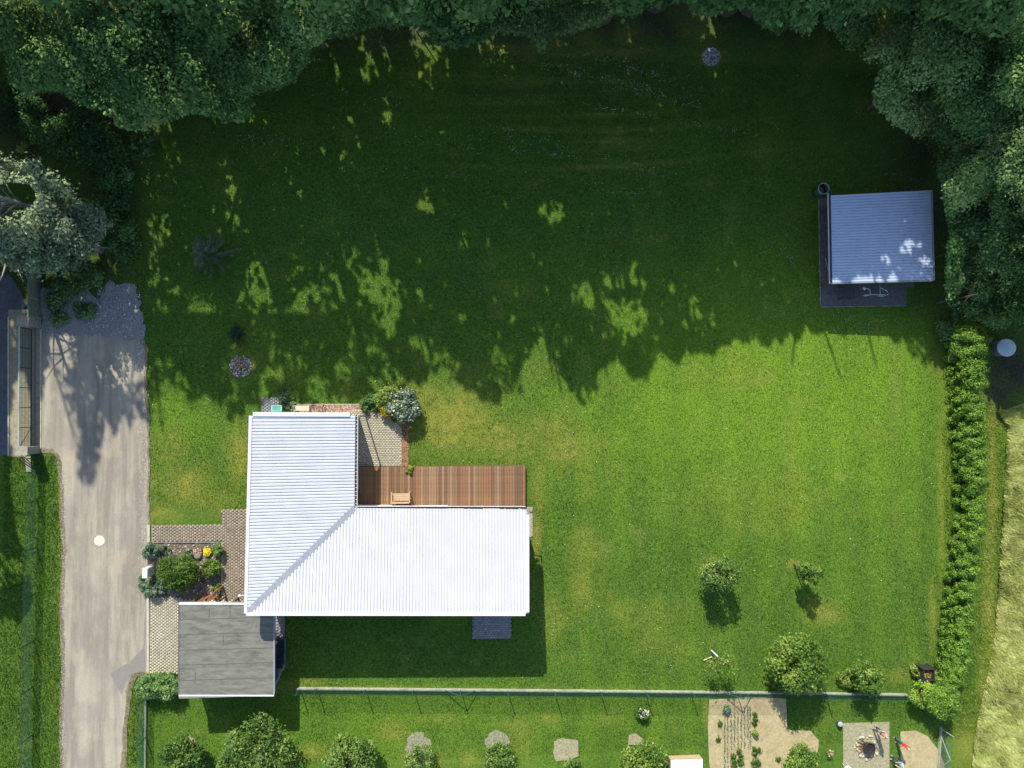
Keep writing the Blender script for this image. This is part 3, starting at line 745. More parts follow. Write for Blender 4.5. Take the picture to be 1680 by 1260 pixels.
MB().box((xa-d0.x, yb+.1-d0.y, .02), (xb-.05-d0.x, yt-.04-d0.y, DZ-.06)).build('substructure', M_wood, deck)
MB().box((xb-d0.x+.004, yb-d0.y, .02), (xb-d0.x+.03, yt-d0.y, DZ)).build('edge_board', DK[1], deck)
MB().box((xa-d0.x, yt-d0.y+.01, .02), (xb-d0.x, yt-d0.y+.035, DZ-.005)).build('edge_board', DK[1], deck)

# ---- garden bench on the deck (back towards the house wall)
M_bench = mat('bench_wood', (.50,.36,.23), (.40,.28,.17), 8, .7, .2, 60)
bn = P(658, 815, DZ); bench = empty('garden_bench', bn, 'pale wooden garden bench with slatted seat on the brown deck', 'bench')
MBx = lambda a, b: MB().box(a, b)
for i in range(5): MBx((-.55, -.22+i*.105, .42), (.55, -.22+i*.105+.085, .445)).build('seat_slat', M_bench, bench)
for i in range(4): MBx((-.55, -.30-i*.02, .52+i*.11), (.55, -.275-i*.02, .52+i*.11+.085)).build('back_slat', M_bench, bench)
for sx in (-.6, .6):
    MBx((sx-.03, .28, 0), (sx+.03, .34, .62)).build('leg', M_bench, bench)
    MBx((sx-.03, -.34, 0), (sx+.03, -.28, .95)).build('leg', M_bench, bench)
    MBx((sx-.035, -.34, .62), (sx+.035, .37, .65)).build('armrest', M_bench, bench)
MBx((-.6,-.33,.95),(.6,-.28,.99)).build('top_rail', M_bench, bench)
MBx((-.57, .24, .36), (.57, .27, .415)).build('seat_rail', M_bench, bench)

# ---- boxes north of the house
def crate(name, lab, cat, c, w, d, h, m, lid=True, m2=None):
    t = empty(name, c, lab, cat)
    MB().box((-w/2,-d/2,0),(w/2,d/2,h)).build('body', m, t, bevel=.012)
    if lid:
        MB().box((-w/2-.02,-d/2-.02,h+.002),(w/2+.02,d/2+.02,h+.045)).build('lid', m2 or m, t, bevel=.01)
        MB().box((-.08,-d/2-.045,h*.75),(.08,-d/2-.003,h*.82)).build('handle', m2 or m, t)
    return t
M_teal = mat('teal_plastic', (.10,.36,.31), (.08,.30,.26), 3, .45)
t = crate('storage_box', 'teal storage box with lighter rim beside north edge of the white roof', 'box', P(456.5,670), .66, .38, .45, M_teal, False)
for (a, b) in (((-.35,-.21,.452),(-.27,.21,.49)),((.27,-.21,.452),(.35,.21,.49)),((-.27,-.21,.452),(.27,-.15,.49)),((-.27,.15,.452),(.27,.21,.49))):
    MB().box(a, b).build('rim', mat('teal_pale', (.28,.52,.46), None, 3, .5), t)
MB().box((-.27,-.15,.452),(.27,.15,.468)).build('lid', M_teal, t)
M_cream = mat('cream_wood', (.58,.50,.36), (.50,.43,.30), 5, .7, .1)
t = empty('low_bench', P(498,669.5), 'cream low wooden bench on the pink gravel strip north of the roof', 'bench')
for i in range(3): MB().box((-.46,-.17+i*.117,.40),(.46,-.17+i*.117+.105,.435)).build('seat_slat', M_cream, t)
for sx in (-.4,.4): MB().box((sx-.03,-.15,0),(sx+.03,.15,.398)).build('leg', M_cream, t)

# ================================================================== GATE, WALLS AND FENCES ON THE LEFT
M_stone = mat('stone_pillar', (.34,.31,.26), (.17,.155,.14), 7, .9, .7, 20)
M_cap = mat('pillar_cap', (.33,.30,.24), (.22,.20,.16), 4, .9, .3, 40)
M_green = mat('green_steel', (.035,.10,.085), (.025,.08,.065), 4, .45)
M_dsteel = mat('dark_steel', (.03,.04,.04), None, 4, .5)
M_rail = mat('pale_rail', (.35,.45,.42), (.28,.38,.35), 4, .4)
def pillar(lab, x0, x1, y0, y1, h=1.43):
    a, b = P(x0, y1), P(x1, y0); c = (a + b) / 2; t = empty('gate_pillar', c, lab, 'pillar'); w, d = (b.x-a.x)/2, (b.y-a.y)/2
    n = 6
    for i in range(n):        # courses of rough stone blocks
        z0 = i * h / n; off = .5 if i % 2 else .38
        s = -w + 2*w*off
        for (u0, u1) in ((-w, s - .008), (s + .008, w)):
            j = random.uniform(-.012,.012); MB().box((u0+j,-d+random.uniform(0,.015),z0+.004),(u1+j*.5,d-random.uniform(0,.015),z0+h/n-.006)).build('stone', M_stone, t, bevel=.015)
    MB().box((-w-.03,-d-.03,h),(w+.03,d+.03,h+.05)).build('cap', M_cap, t, bevel=.012)
pillar('rough stone gate pillar at north end of the green sliding gate', 50, 68, 524, 538)
pillar('stone gate pillar with tan cap at south end of the green sliding gate', 49, 66, 731, 744)
ga, gb = P(53, 541), P(52, 733)
gate = empty('sliding_gate', ga, 'long green sliding gate of framed mesh panels between two pillars', 'gate')
gd = gb - ga; GLn = gd.length; GH = 1.35
gate.rotation_euler = (0, 0, math.atan2(gd.y, gd.x))
MB().tube([(0,0,.10),(GLn,0,.10)], .04, 8).build('bottom_rail', M_dsteel, gate)
MB().tube([(-.05,0,GH+.08),(GLn+.05,0,GH+.08)], .042, 8).build('top_rail', M_rail, gate)
npn = 6
for i in range(npn + 1):
    x = GLn * i / npn; MB().box((x-.03,-.025,.12),(x+.03,.025,GH+.06)).build('upright', M_dsteel, gate)
for i in range(npn):
    mb = MB(); x0, x1 = GLn*i/npn+.04, GLn*(i+1)/npn-.04; k = int((x1-x0)/.055)
    for j in range(k):
        x = x0 + (j+.5)*(x1-x0)/k; mb.box((x-.010,-.006,.14),(x+.010,.006,GH+.04))
    for zz in (.45,.8,1.15): mb.box((x0,.008,zz-.006),(x1,.02,zz+.006))
    mb.build('mesh_panel', M_green, gate)
MB().box((-.1,.16,.0),(GLn+.1,.24,.035)).build('track', mat('track_steel', (.16,.15,.17), None, 5, .6), gate)
MB().tube([(GLn*.83,.06,.12),(GLn*.98,.06,GH)], .018, 6).build('brace', M_dsteel, gate)

# solid panelled wall north of the gate
pa, pb = P(66.5, 432), P(67, 523)
t = empty('panel_fence', pa, 'grey-green solid panel fence running north from the gate pillar', 'fence')
pd = pb - pa; t.rotation_euler = (0, 0, math.atan2(pd.y, pd.x)); Lp = pd.length
M_pan = mat('panel_greygreen', (.17,.20,.155), (.11,.135,.10), 4, .8, .3, 40)
for i in range(3):
    for j in range(4):
        MB().box((Lp*i/3+.05,-.03,.06+j*.35),(Lp*(i+1)/3-.05,.03,.06+j*.35+.34)).build('panel', M_pan, t, bevel=.006)
for i in range(4): MB().box((Lp*i/3-.045,-.05,0),(Lp*i/3+.045,.05,1.52)).build('post', M_conc, t)

M_wire = mat('green_wire', (.025,.075,.055), (.02,.06,.045), 5, .6)
M_post = mat('green_post', (.03,.085,.07), (.025,.07,.06), 5, .5)
M_postp = mat('galvanised_post', (.30,.36,.36), (.24,.29,.29), 5, .5)
M_plinth = mat('concrete_plinth', (.36,.37,.28), (.23,.26,.19), 4, .9, .3, 50, col3=(.12,.17,.11), scale3=1.2, amt=.6)
def mesh_fence(lab, pts, posts, h=1.3, plinth=None, braces=(), m_post=None, w=.0032, cell=.065):
    """chain-link fence through pixel points; posts = list of fractions of path"""
    m_post = m_post or M_post
    pw = [P(*q) for q in pts]; o0 = pw[0]; t = empty('wire_fence', o0, lab, 'fence'); pw = [p - o0 for p in pw]
    seg = [(pw[i+1]-pw[i]).length for i in range(len(pw)-1)]; tot = sum(seg)
    def at(s):
        for i, l in enumerate(seg):
            if s <= l or i == len(seg)-1: return pw[i].lerp(pw[i+1], s/l), (pw[i+1]-pw[i]).normalized()
            s -= l
    zb = plinth or .04; mb = MB(); n = int(tot/cell); run = (h-zb)
    for i in range(n):
        for sg in (1, -1):
            s0 = i*cell; s1 = s0 + sg*run*.8
            if s1 < 0 or s1 > tot: continue
            a, _ = at(s0); b, _ = at(s1)
            a = Vector((a.x, a.y, zb)); b = Vector((b.x, b.y, h)); mb.tube([a, b], w, 3, False)
    for zz in (zb+.02, (zb+h)/2, h): 
        for i in range(len(pw)-1): mb.tube([pw[i]+Vector((0,0,zz)), pw[i+1]+Vector((0,0,zz))], .003, 3)
    mb.build('wire_mesh', M_wire, t)
    for s in posts:
        p, d = at(s*tot); MB().tube([(p.x,p.y,-.05),(p.x,p.y,h+.06)], .034, 8).build('post', m_post, t)
    for s in braces:
        p, d = at(s*tot)
        for sg in (-1,1):
            q = p + d*sg*1.25; 
            MB().tube([(p.x,p.y,h*.92),(q.x,q.y,.05)], .028, 6).build('brace', m_post, t)
    if plinth:
        x = 0.0; L_ = 2.45; k = max(1, round(tot/L_))
        for i in range(k):
            a, d = at(tot*i/k+.004); b, _ = at(tot*(i+1)/k-.004)
            strip(MB(), a, b, -.06, .035, -.05, plinth).build('plinth_slab', M_plinth, t)
    return t
mesh_fence('green wire mesh fence on the grass left of the driveway', [(62.5,748),(60.5,860),(57.3,976),(54.8,1054),(53,1130),(52,1209),(50.5,1300)],
           [.005,.135,.275,.413,.553,.69,.832,.98], 1.32)
mesh_fence('short green wire fence at the corner below the garage drive', [(291,1131),(240,1133),(239.5,1210),(238.5,1300)], [0.0,.235,.58,.96], 1.3, plinth=.1)
mesh_fence('long green wire fence on concrete plinth between the two gardens', [(487,1128),(880,1131.5),(1300,1135.5),(1486,1138.5)],
           [(x-487)/999 for x in (492,518,593,668,742,817,892,967,1041,1117,1194,1270,1345,1420,1480)], 1.3, plinth=.28, braces=[(742-487)/999, (1194-487)/999])
mesh_fence('wire fence at right beyond the hedge corner by the bare patch', [(1543,1192),(1538,1262),(1534,1330)], [.02,.52,.98], 1.35, plinth=.2, braces=[.3], m_post=M_postp)
# little fence spur with plank and braces under the south pillar
t = empty('fence_stub', P(60,752), 'short braced fence stub with pale slab beside south gate pillar', 'fence')
o0 = t.location.copy()
for (a, b) in (((52,748),(61,772)),((58,748),(66,775)),((45,750),(58,771))):
    A, B = P(*a)-o0, P(*b)-o0; MB().tube([(A.x,A.y,1.2),(B.x,B.y,.05)], .03, 6).build('brace', M_dsteel, t)
pp = [P(x,y)-o0 for x,y in ((44,774),(52,774),(51,749),(41,749))]
MB().prism([(p.x,p.y) for p in pp], .0, .06).build('slab', M_cap, t)

# ================================================================== VEGETATION
def leaf_quads(C, Nrm, size, tone, asp=.62, rng=RNG):
    """one bent diamond (2 triangles) per leaf cluster; C (n,3) Nrm (n,3) size (n,)"""
    n = len(C)
    Nrm = Nrm / (np.linalg.norm(Nrm, axis=1, keepdims=True) + 1e-9)
    r = rng.normal(size=(n, 3)); T = np.cross(Nrm, r); T /= (np.linalg.norm(T, axis=1, keepdims=True) + 1e-9)
    B = np.cross(Nrm, T); s = size[:, None] / 2
    V = np.stack([C - T*s, C + B*s*asp - Nrm*s*.25, C + T*s, C - B*s*asp - Nrm*s*.25], 1)
    i = np.arange(n)[:, None] * 4
    Fc = np.concatenate([i + [0, 3, 2], i + [0, 2, 1]], 0)
    return V.reshape(-1, 3), Fc, np.repeat(tone, 4)
def dirs(n, rng=RNG):
    d = rng.normal(size=(n, 3)); return d / np.linalg.norm(d, axis=1, keepdims=True)
def crown_leaves(base, r, z0, z1, n, size, rng=RNG, nblob=26, shape='round', blobr=.34, tilt=.55, tone0=.5, tvar=.16, off=(0,0), hollow=.55, btv=.75):
    """leaves on the shells of many boughs; light and dark boughs"""
    bx, by = base[0] + off[0], base[1] + off[1]; hz = (z1 - z0) / 2; zc = (z0 + z1) / 2
    d = dirs(nblob, rng); rad = rng.uniform(hollow, .86, nblob)[:, None]
    if shape == 'cone':
        t = rng.random(nblob) ** .8; a = rng.uniform(0, 2*np.pi, nblob); rr = (1 - t) * .85 * rng.uniform(.35, 1, nblob)
        BC = np.stack([bx + r*rr*np.cos(a), by + r*rr*np.sin(a), z0 + (z1-z0)*(t*.96)], 1); BR = r*blobr*(1.15 - .75*t)*rng.uniform(.8, 1.2, nblob)
    else:
        if shape == 'tall': d[:, 2] *= 1.0
        BC = np.stack([bx + d[:,0]*rad[:,0]*r, by + d[:,1]*rad[:,0]*r, zc + d[:,2]*rad[:,0]*hz], 1)
        BR = r*blobr*rng.uniform(.65, 1.25, nblob)
    bt = rng.normal(0, tvar*btv, nblob)
    p = BR**2 / (BR**2).sum(); k = rng.choice(nblob, n, p=p)
    ld = dirs(n, rng); ld[:, 2] = np.where(rng.random(n) < .6, np.abs(ld[:, 2]), ld[:, 2])
    rr = rng.uniform(.55, 1.1, n)[:, None]**.7
    C = BC[k] + ld * (BR[k][:, None] * rr) * np.array([1, 1, .8])
    C = C + rng.normal(0, .09*min(r, 1.6), C.shape)
    C[:, 2] = np.maximum(C[:, 2], .05)
    Nn = ld + tilt*dirs(n, rng) + np.array([0, 0, .45])
    S = size * rng.uniform(.5, 1.5, n)
    T = np.clip(tone0 + bt[k] + rng.normal(0, tvar, n), 0, 1)
    return C, Nn, S, T, BC, BR
def trunk_mesh(name, base, h, r, m, parent, org, tips=(), lean=(0, 0), n=8, zfork=.35):
    b = Vector((base[0], base[1], -.05)); mb = MB()
    top = b + Vector((lean[0], lean[1], h)); mid = b.lerp(top, .5) + Vector((random.uniform(-.08,.08)*r*6, random.uniform(-.08,.08)*r*6, 0))
    mb.tube([b, b + Vector((0,0,.15*h)) + Vector((lean[0],lean[1],0))*.15, mid, top], [r*1.35, r, r*.7, r*.22], n)
    for q in tips:
        q = Vector(q); t = min(.85, max(zfork, (q.z - .35*(Vector((q.x-b.x, q.y-b.y, 0)).length))/h if h else .5)); t = max(.12, min(.9, t))
        s = b.lerp(top, t); k = s.lerp(q, .5) + Vector((0, 0, -.08*(q-s).length))
        mb.tube([s, k, q], [r*.38*(1-t*.5), r*.24*(1-t*.5), r*.08], 5)
    return mb.build(name, m, parent, org=org, smooth=True) if parent is None else _parented(mb, name, m, parent, org)
def _parented(mb, name, m, parent, org):
    mb.v = [(v[0]-org[0], v[1]-org[1], v[2]-org[2]) for v in mb.v]
    return mb.build(name, m, parent, smooth=True)
M_bark = mat('bark', (.15,.12,.09), (.07,.055,.04), 10, .9, .7, 30)
M_barkp = mat('bark_pale', (.34,.31,.27), (.20,.18,.15), 10, .9, .6, 30)
LF = {
 'forest': leafmat('leaf_forest', [(0,(.032,.082,.028)),(.42,(.10,.205,.062)),(.75,(.20,.33,.10)),(1,(.40,.52,.20))], .42, .7, .1),
 'warm': leafmat('leaf_warm', [(0,(.035,.078,.024)),(.45,(.105,.185,.055)),(.75,(.18,.28,.085)),(1,(.22,.28,.09))], .25, .6, .2),
 'pine': leafmat('leaf_pine', [(0,(.065,.100,.060)),(.45,(.165,.225,.13)),(.75,(.31,.39,.20)),(1,(.54,.60,.30))], .2, .6, .12),
 'garden': leafmat('leaf_garden', [(0,(.025,.062,.006)),(.45,(.062,.13,.014)),(.75,(.12,.21,.026)),(1,(.24,.31,.06))], .28, .5, .25),
 'apple': leafmat('leaf_apple', [(0,(.022,.055,.008)),(.45,(.065,.135,.020)),(.75,(.135,.22,.038)),(1,(.24,.33,.085))], .25, .5, .25),
 'hedge': leafmat('leaf_hedge', [(0,(.030,.080,.008)),(.45,(.088,.185,.016)),(.75,(.18,.30,.028)),(1,(.32,.43,.05))], .15, .6, .3),
 'yellow': leafmat('leaf_yellow', [(0,(.07,.14,.012)),(.4,(.18,.26,.02)),(.7,(.42,.36,.02)),(1,(.62,.44,.03))], .3, .5, .35),
 'silver': leafmat('leaf_silver', [(0,(.035,.065,.035)),(.45,(.09,.14,.075)),(.75,(.24,.30,.18)),(1,(.50,.52,.36))], .15, .4, .5),
 'spruce': leafmat('leaf_spruce', [(0,(.025,.060,.035)),(.5,(.07,.13,.075)),(1,(.22,.30,.17))], .1, .6, .15),
 'bloom': leafmat('petal_white', [(0,(.55,.55,.48)),(1,(.8,.8,.74))], .3, .6),
 'sun': leafmat('petal_yellow', [(0,(.62,.48,.01)),(1,(.85,.72,.02))], .3, .6),
 'pink': leafmat('petal_pink', [(0,(.45,.22,.20)),(1,(.68,.45,.38))], .3, .6),
}
def tree(name, lab, cat, base_px, h, r, z0, n, size, kind='forest', group=None, mask=None, nblob=26, shape='round', tone0=.5, tr=None, seed=None, blobr=.34,
         bark=None, off=(0,0), tvar=.16, hollow=.55, limbs=9, btv=.75, base=None, lean=None, crown='crown', trunk=True):
    rng = np.random.default_rng(seed if seed is not None else int(RNG.integers(1e9)))
    b = P(*base_px) if base is None else Vector(base)
    C, Nn, S, T, BC, BR = crown_leaves(b, r, z0, h, n, size, rng, nblob, shape, blobr, tone0=tone0, off=off, tvar=tvar, hollow=hollow, btv=btv)
    if mask is not None:
        k = mask(C, rng); C, Nn, S, T = C[k], Nn[k], S[k], T[k]
        if len(C) < 40: return None
    V, Fc, tn = leaf_quads(C, Nn, S, T, rng=rng)
    t = empty(name, (b.x, b.y, 0), lab, cat, group); org = (b.x, b.y, 0)
    rawmesh(crown, V, Fc, LF[kind], parent=t, org=org, tone=tn)
    if trunk:
        order = np.argsort(-BR)[:limbs]
        random.seed(int(BR[0]*1e6) % 99991)
        trunk_mesh('trunk', b, z0 + (h-z0)*(.75 if shape == 'round' else .93), tr or .035*h, bark or M_bark, t, org, tips=[tuple(BC[i]) for i in order], lean=lean or (off[0]*.8, off[1]*.8))
    return t

# ---- where the wood's foliage can be seen, and where its shade falls, in the photograph
VIS = [(-900,-3000),(-900,110),(0,110),(10,133),(43,157),(70,150),(100,147),(123,167),(167,180),(200,207),(233,213),(260,206),(283,197),(307,187),(353,190),(383,210),(403,200),(415,172),(433,150),(460,143),(490,130),(505,100),(507,77),(550,63),(580,57),(600,47),(633,43),(687,43),(700,50),(717,73),(750,75),(783,70),(820,50),(870,60),(887,90),(907,60),(937,50),(1020,37),(1053,20),(1060,10),(1093,10),(1120,3),(1137,20),(1170,27),(1203,10),(1233,13),(1245,40),(1267,63),(1293,43),(1327,57),(1350,7),(1357,43),(1387,80),(1427,100),(1453,107),(1437,127),(1433,143),(1440,180),(1457,197),(1473,207),(1510,230),(1520,217),(1533,233),(1540,283),(1550,333),(1560,380),(1552,450),(1558,500),(1570,522),(1600,528),(1612,556),(1640,545),(1680,548),(2600,600),(2600,-3000)]
SHD = [(-3000,-4000),(-3000,1040),(-50,1030),(10,1020),(44,1000),(52,960),(40,905),(22,870),(16,820),(17,750),(14,700),(20,640),(34,606),(58,640),(66,655),(74,620),(80,600),(76,560),(85,540),(120,545),(127,580),(136,600),(142,640),(165,650),(170,690),(185,700),(190,718),(200,692),(215,702),(235,680),(245,690),(255,650),(270,625),(300,650),(320,668),(345,650),(370,682),(395,668),(420,652),(470,652),(500,658),(560,650),(600,668),(640,640),(690,622),(740,602),(762,640),(800,655),(850,640),(862,592),(890,548),(915,610),(950,655),(975,640),(982,600),(1010,580),(1040,622),(1062,626),(1076,580),(1100,590),(1130,575),(1168,580),(1184,560),(1260,562),(1310,555),(1326,535),(1360,547),(1400,535),(1450,545),(1490,572),(1512,600),(1550,608),(1553,580),(1580,590),(1605,630),(1630,660),(1650,690),(1700,704),(3000,720),(3000,-4000)]
PINE_SH = [(128,560),(150,600),(166,640),(170,700),(160,740),(150,792),(140,800),(132,770),(140,700),(128,680),(118,665),(118,648),(138,640),(112,625),(92,612),(110,610),(134,622)]
HOLES = [(385,350,16,34),(425,460,24,34),(262,370,20,22),(250,430,9,26),(600,100,45,28),(697,110,14,60),(640,190,16,26),(760,395,12,18),(630,500,26,40),(700,330,16,24),(730,360,12,16),(905,348,22,22),(1478,498,15,10),(1500,520,8,6),(1440,515,8,7),(640,170,12,30),(590,85,38,16),(693,85,12,42),(702,135,12,26),(712,75,8,25),(560,120,12,28),(640,215,8,10),(380,308,13,20),(370,345,11,15),(392,378,17,11),(261,382,15,24),(252,455,9,20),(420,445,16,22),(447,478,13,20),(480,505,10,12),
         (715,325,20,18),(738,360,9,11),(745,415,6,6),(907,350,20,20),(690,320,8,8),(1020,460,32,15),(985,455,8,8),(1055,460,8,10),(1040,435,8,16),(962,482,25,18),(655,462,7,7),(673,460,6,7),(618,488,14,22),(645,515,13,25),(640,545,13,15),(580,535,9,14),
         (515,560,20,11),(690,560,20,12),(722,592,22,22),(760,520,8,8),(1040,520,22,28),(1167,530,9,22),(1143,525,14,20),(640,610,12,20),(520,640,18,18),(1008,525,11,22),(480,590,15,15),(1160,340,10,9),(545,455,8,10),(500,440,6,6),(565,240,6,8),(430,415,6,8),
         (585,420,5,7),(830,330,9,8),(870,420,7,10),(800,400,6,9),(690,480,8,14),(900,470,8,10),(1100,470,7,9),(560,610,14,16),(450,610,14,14),(610,575,12,14),(840,520,8,9)]
def mask_forest(C, rng, shade=True, vis=True, lit2=True, tall=False):
    ix, iy = PIX(C); n = len(C)
    k = np.ones(n, bool)
    inside = (ix > -60) & (ix < 1740) & (iy > -60)
    jx = ix + 7 * (fbm(ix/9, iy/9, 3) - .5) + rng.normal(0, 2, n); jy = iy + 12 * (fbm(ix/9+40, iy/9, 3) - .5) + rng.normal(0, 2, n)
    if vis: k &= ~inside | inpoly(VIS, jx, jy)
    if shade:
        G = np.stack([C[:,0] + SHX*C[:,2], C[:,1] + SHY*C[:,2], np.zeros(n)], 1); sx, sy = PIX(G)
        jx = sx + 14*(fbm(sx/12, sy/12, 3) - .5); jy = sy + 40*(fbm(sx/9+7, sy/30, 3) - .5)
        vis_s = (sx > -40) & (sx < 1720) & (sy > -20)
        ok = inpoly(SHD, jx, jy)
        k &= ~vis_s | ok
        hx = sx + 16*(fbm(sx/8+3, sy/8, 3)-.5); hy = sy + 20*(fbm(sx/8, sy/8+60, 3)-.5)
        sp = fbm(sx/4.5+11, sy/9+5, 3)
        for (a, b, c, d) in HOLES:
            inh = ((hx-a)/c)**2 + ((hy-b)/d)**2 < 1.15
            k &= ~(inh & (sp > (.45 if b < 260 and a < 1000 else .36)))
        if lit2: k &= ~(((hx-175)/75)**2 + ((hy-590)/52)**2 < 1)
        if tall:      # leaves cut from the high canopy to let sun onto the edge crowns
            th = fbm(sx/10+3, sy/14+8, 3)
            k &= ~((sx > 40) & (sx < 640) & (sy > 180) & (sy < 515) & (th > .44))
            k &= ~((sx > 1570) & (th > .38))
        k &= ~((fbm(sx/6.5+31, sy/9+15, 3) > .715) & (sx > 240) & (sx < 1200) & (sy > 60) & vis_s)
        # dapple where the canopy thins out towards its fringe
        nz = fbm(sx/16 + 5, sy/24, 4); edge = np.clip((sy - 400)/260, 0, 1) * (sx > 240) * (sx < 1180)
        edge2 = ((sx > 520) & (sx < 740) & (sy > 55) & (sy < 260)) * .7
        k &= ~((nz > .80 - np.maximum(.14*edge, .20*edge2)) & vis_s)
    return k
forest = dict(mask=mask_forest)
def mask_tall(C, rng): return mask_forest(C, rng, tall=True)
# edge of the wood that is seen from above
EDGE = [ # base px, h, r, z0, kind, tone, label
 ((190,160),10,3.8,1.5,'forest',.50,'broad dark leafy tree at the top left corner of the wood'),
 ((285,190),10,3.8,1.5,'forest',.52,'full round green tree between the left pine and the top edge'),
 ((368,190),9.5,3.6,1.5,'forest',.50,'green tree whose crown hangs furthest down over the left lawn'),
 ((445,135),10,3.6,1.5,'forest',.46,'dark green leafy tree at right end of the top left mass'),
 ((340,110),11,3.8,3,'forest',.52,'tree with pale flecked leaves behind the left lawn edge'),
 ((530,75),10,3.6,1.2,'forest',.46,'tree above the dappled sun patches on the upper lawn'),
 ((640,45),10,3.6,1.2,'forest',.45,'tree beside the leaning pale pole at the top edge'),
 ((745,60),9.5,3.6,1.2,'forest',.44,'tree right of the pale pole with even green crown'),
 ((850,48),8,3.6,.8,'warm',.40,'olive green tree at the top edge, its crown tip pointing down'),
 ((930,38),9,3.6,1.0,'warm',.42,'olive green tree at the top edge near the middle'),
 ((1050,5),9,3.4,1.2,'forest',.42,'tree showing only a narrow fringe at the top edge'),
 ((1165,15),8.5,3.2,1.,'forest',.48,'small green crown at the top edge above the ash circle'),
 ((1255,35),9,3.2,1.,'forest',.48,'bluish green tree at the top edge left of the big pale tree'),
 ((1320,45),9.5,3.4,1.,'forest',.50,'tree with feathery dark crown left of the big pale tree'),
 ((1425,178),10,3.9,1.5,'forest',.66,'big pale green tree overhanging the lawn above the shed'),
 ((1480,120),12.5,4.0,3,'forest',.62,'tall light green tree with billowing boughs at the top right'),
 ((1530,240),11.5,3.6,2,'forest',.56,'tree with bright green boughs right above the shed'),
 ((1555,190),13,4.2,5,'forest',.60,'tall tree at the right edge in the top corner'),
 ((1513,345),9,2.7,1.5,'forest',.44,'dark tree close beside the east side of the shed'),
 ((1560,335),11,3.3,3,'warm',.44,'olive tree at the right edge level with the shed'),
 ((1522,425),7.5,2.4,.8,'forest',.42,'dark bushy tree right of the lower shed corner'),
 ((1580,420),9.5,3.0,2,'forest',.46,'green tree at the right edge above the pale oval cover'),
 ((1536,497),5.5,2.0,.4,'forest',.38,'dark bush at north end of the hedge, below the shed'),
 ((1592,500),6.5,2.5,.5,'forest',.40,'bush directly above the pale oval cover'),
]
for i, (bp, h, r, z0_, kd, tn, lb) in enumerate(EDGE):
    tree('tree', lb, 'tree', bp, h, r, z0_, 27000, .185, kd, 'trees along the edge of the wood', nblob=30, tone0=tn+.07, seed=100+i, blobr=.36, btv=1.2, tr=.016*h, **forest)
# tall wood behind, outside the picture, whose shade lies over the lawn
ti = 0
for row, (by_, hh, rr, nn, sz, st) in enumerate(((0,22,4.4,12500,.36,108),(-85,20,4.3,5000,.46,125),(-215,20,4.5,4000,.5,130))):
    x = -330 + 40*row
    while x < 1640:
        jx, jy = random.uniform(-22,22), random.uniform(-22,22); hf = hh*random.uniform(.94,1.06)
        if x > 1000 and row == 0: hf = min(hf, 21)
        tree('tall_tree', 'tall leafy tree of the wood added to fill the shade over the shed', 'tree', (x+jx, by_+jy), hf, rr*random.uniform(.9,1.1), 5.5, nn, sz, 'forest', 'tall trees beyond the top edge', nblob=36, tone0=.45, seed=300+ti, blobr=.38, limbs=6, off=(.2,-2.7) if row == 0 else (0,0), mask=mask_tall)
        ti += 1; x += st
for i, (bx_, by_, hf) in enumerate(((-330,150,19),(-330,280,18),(-220,60,23),(-360,420,17),(-250,560,15),(-200,380,13),(-118,592,14.5),(-140,470,13),(1650,300,12),(1660,430,11),(1700,540,9))):
    if hf: tree('tall_tree', 'tall leafy tree standing beyond the side edges of the photo', 'tree', (bx_, by_), hf, 4.2, 4 if hf > 12 else 1.5, 8000, .4, 'forest', 'tall trees beyond the side edges', nblob=30, tone0=.45, seed=500+i, blobr=.38, limbs=6, mask=mask_tall)
for i, (bp, h) in enumerate((((1290,22),16.5),((1372,35),15),((1230,10),19),((1440,80),14),((1330,8),19))):  # extra crowns added to close sunlit gaps on the shed roof
    tree('tall_tree', 'tall leafy tree of the wood added to fill the shade over the shed', 'tree', bp, h, 4.2, 5, 14000, .34, 'forest', 'tall trees beyond the top edge', nblob=40, tone0=.45, seed=600+i, blobr=.4, limbs=6, mask=mask_tall)
def mask_pine(C, rng):
    n = len(C); G = np.stack([C[:,0] + SHX*C[:,2], C[:,1] + SHY*C[:,2], np.zeros(n)], 1); sx, sy = PIX(G)
    return inpoly(PINE_SH, sx + rng.normal(0, 3, n), sy + rng.normal(0, 5, n)) & (fbm(sx/6, sy/6, 3) > .47)
tree('tall_tree', 'tall slender sparse tree casting the twiggy shadow on the driveway', 'tree', (-68,85), 22.5, 3.0, 14, 90000, .28, 'forest', 'tall trees beyond the side edges', nblob=60, seed=77, mask=mask_pine, limbs=10, tr=.16)

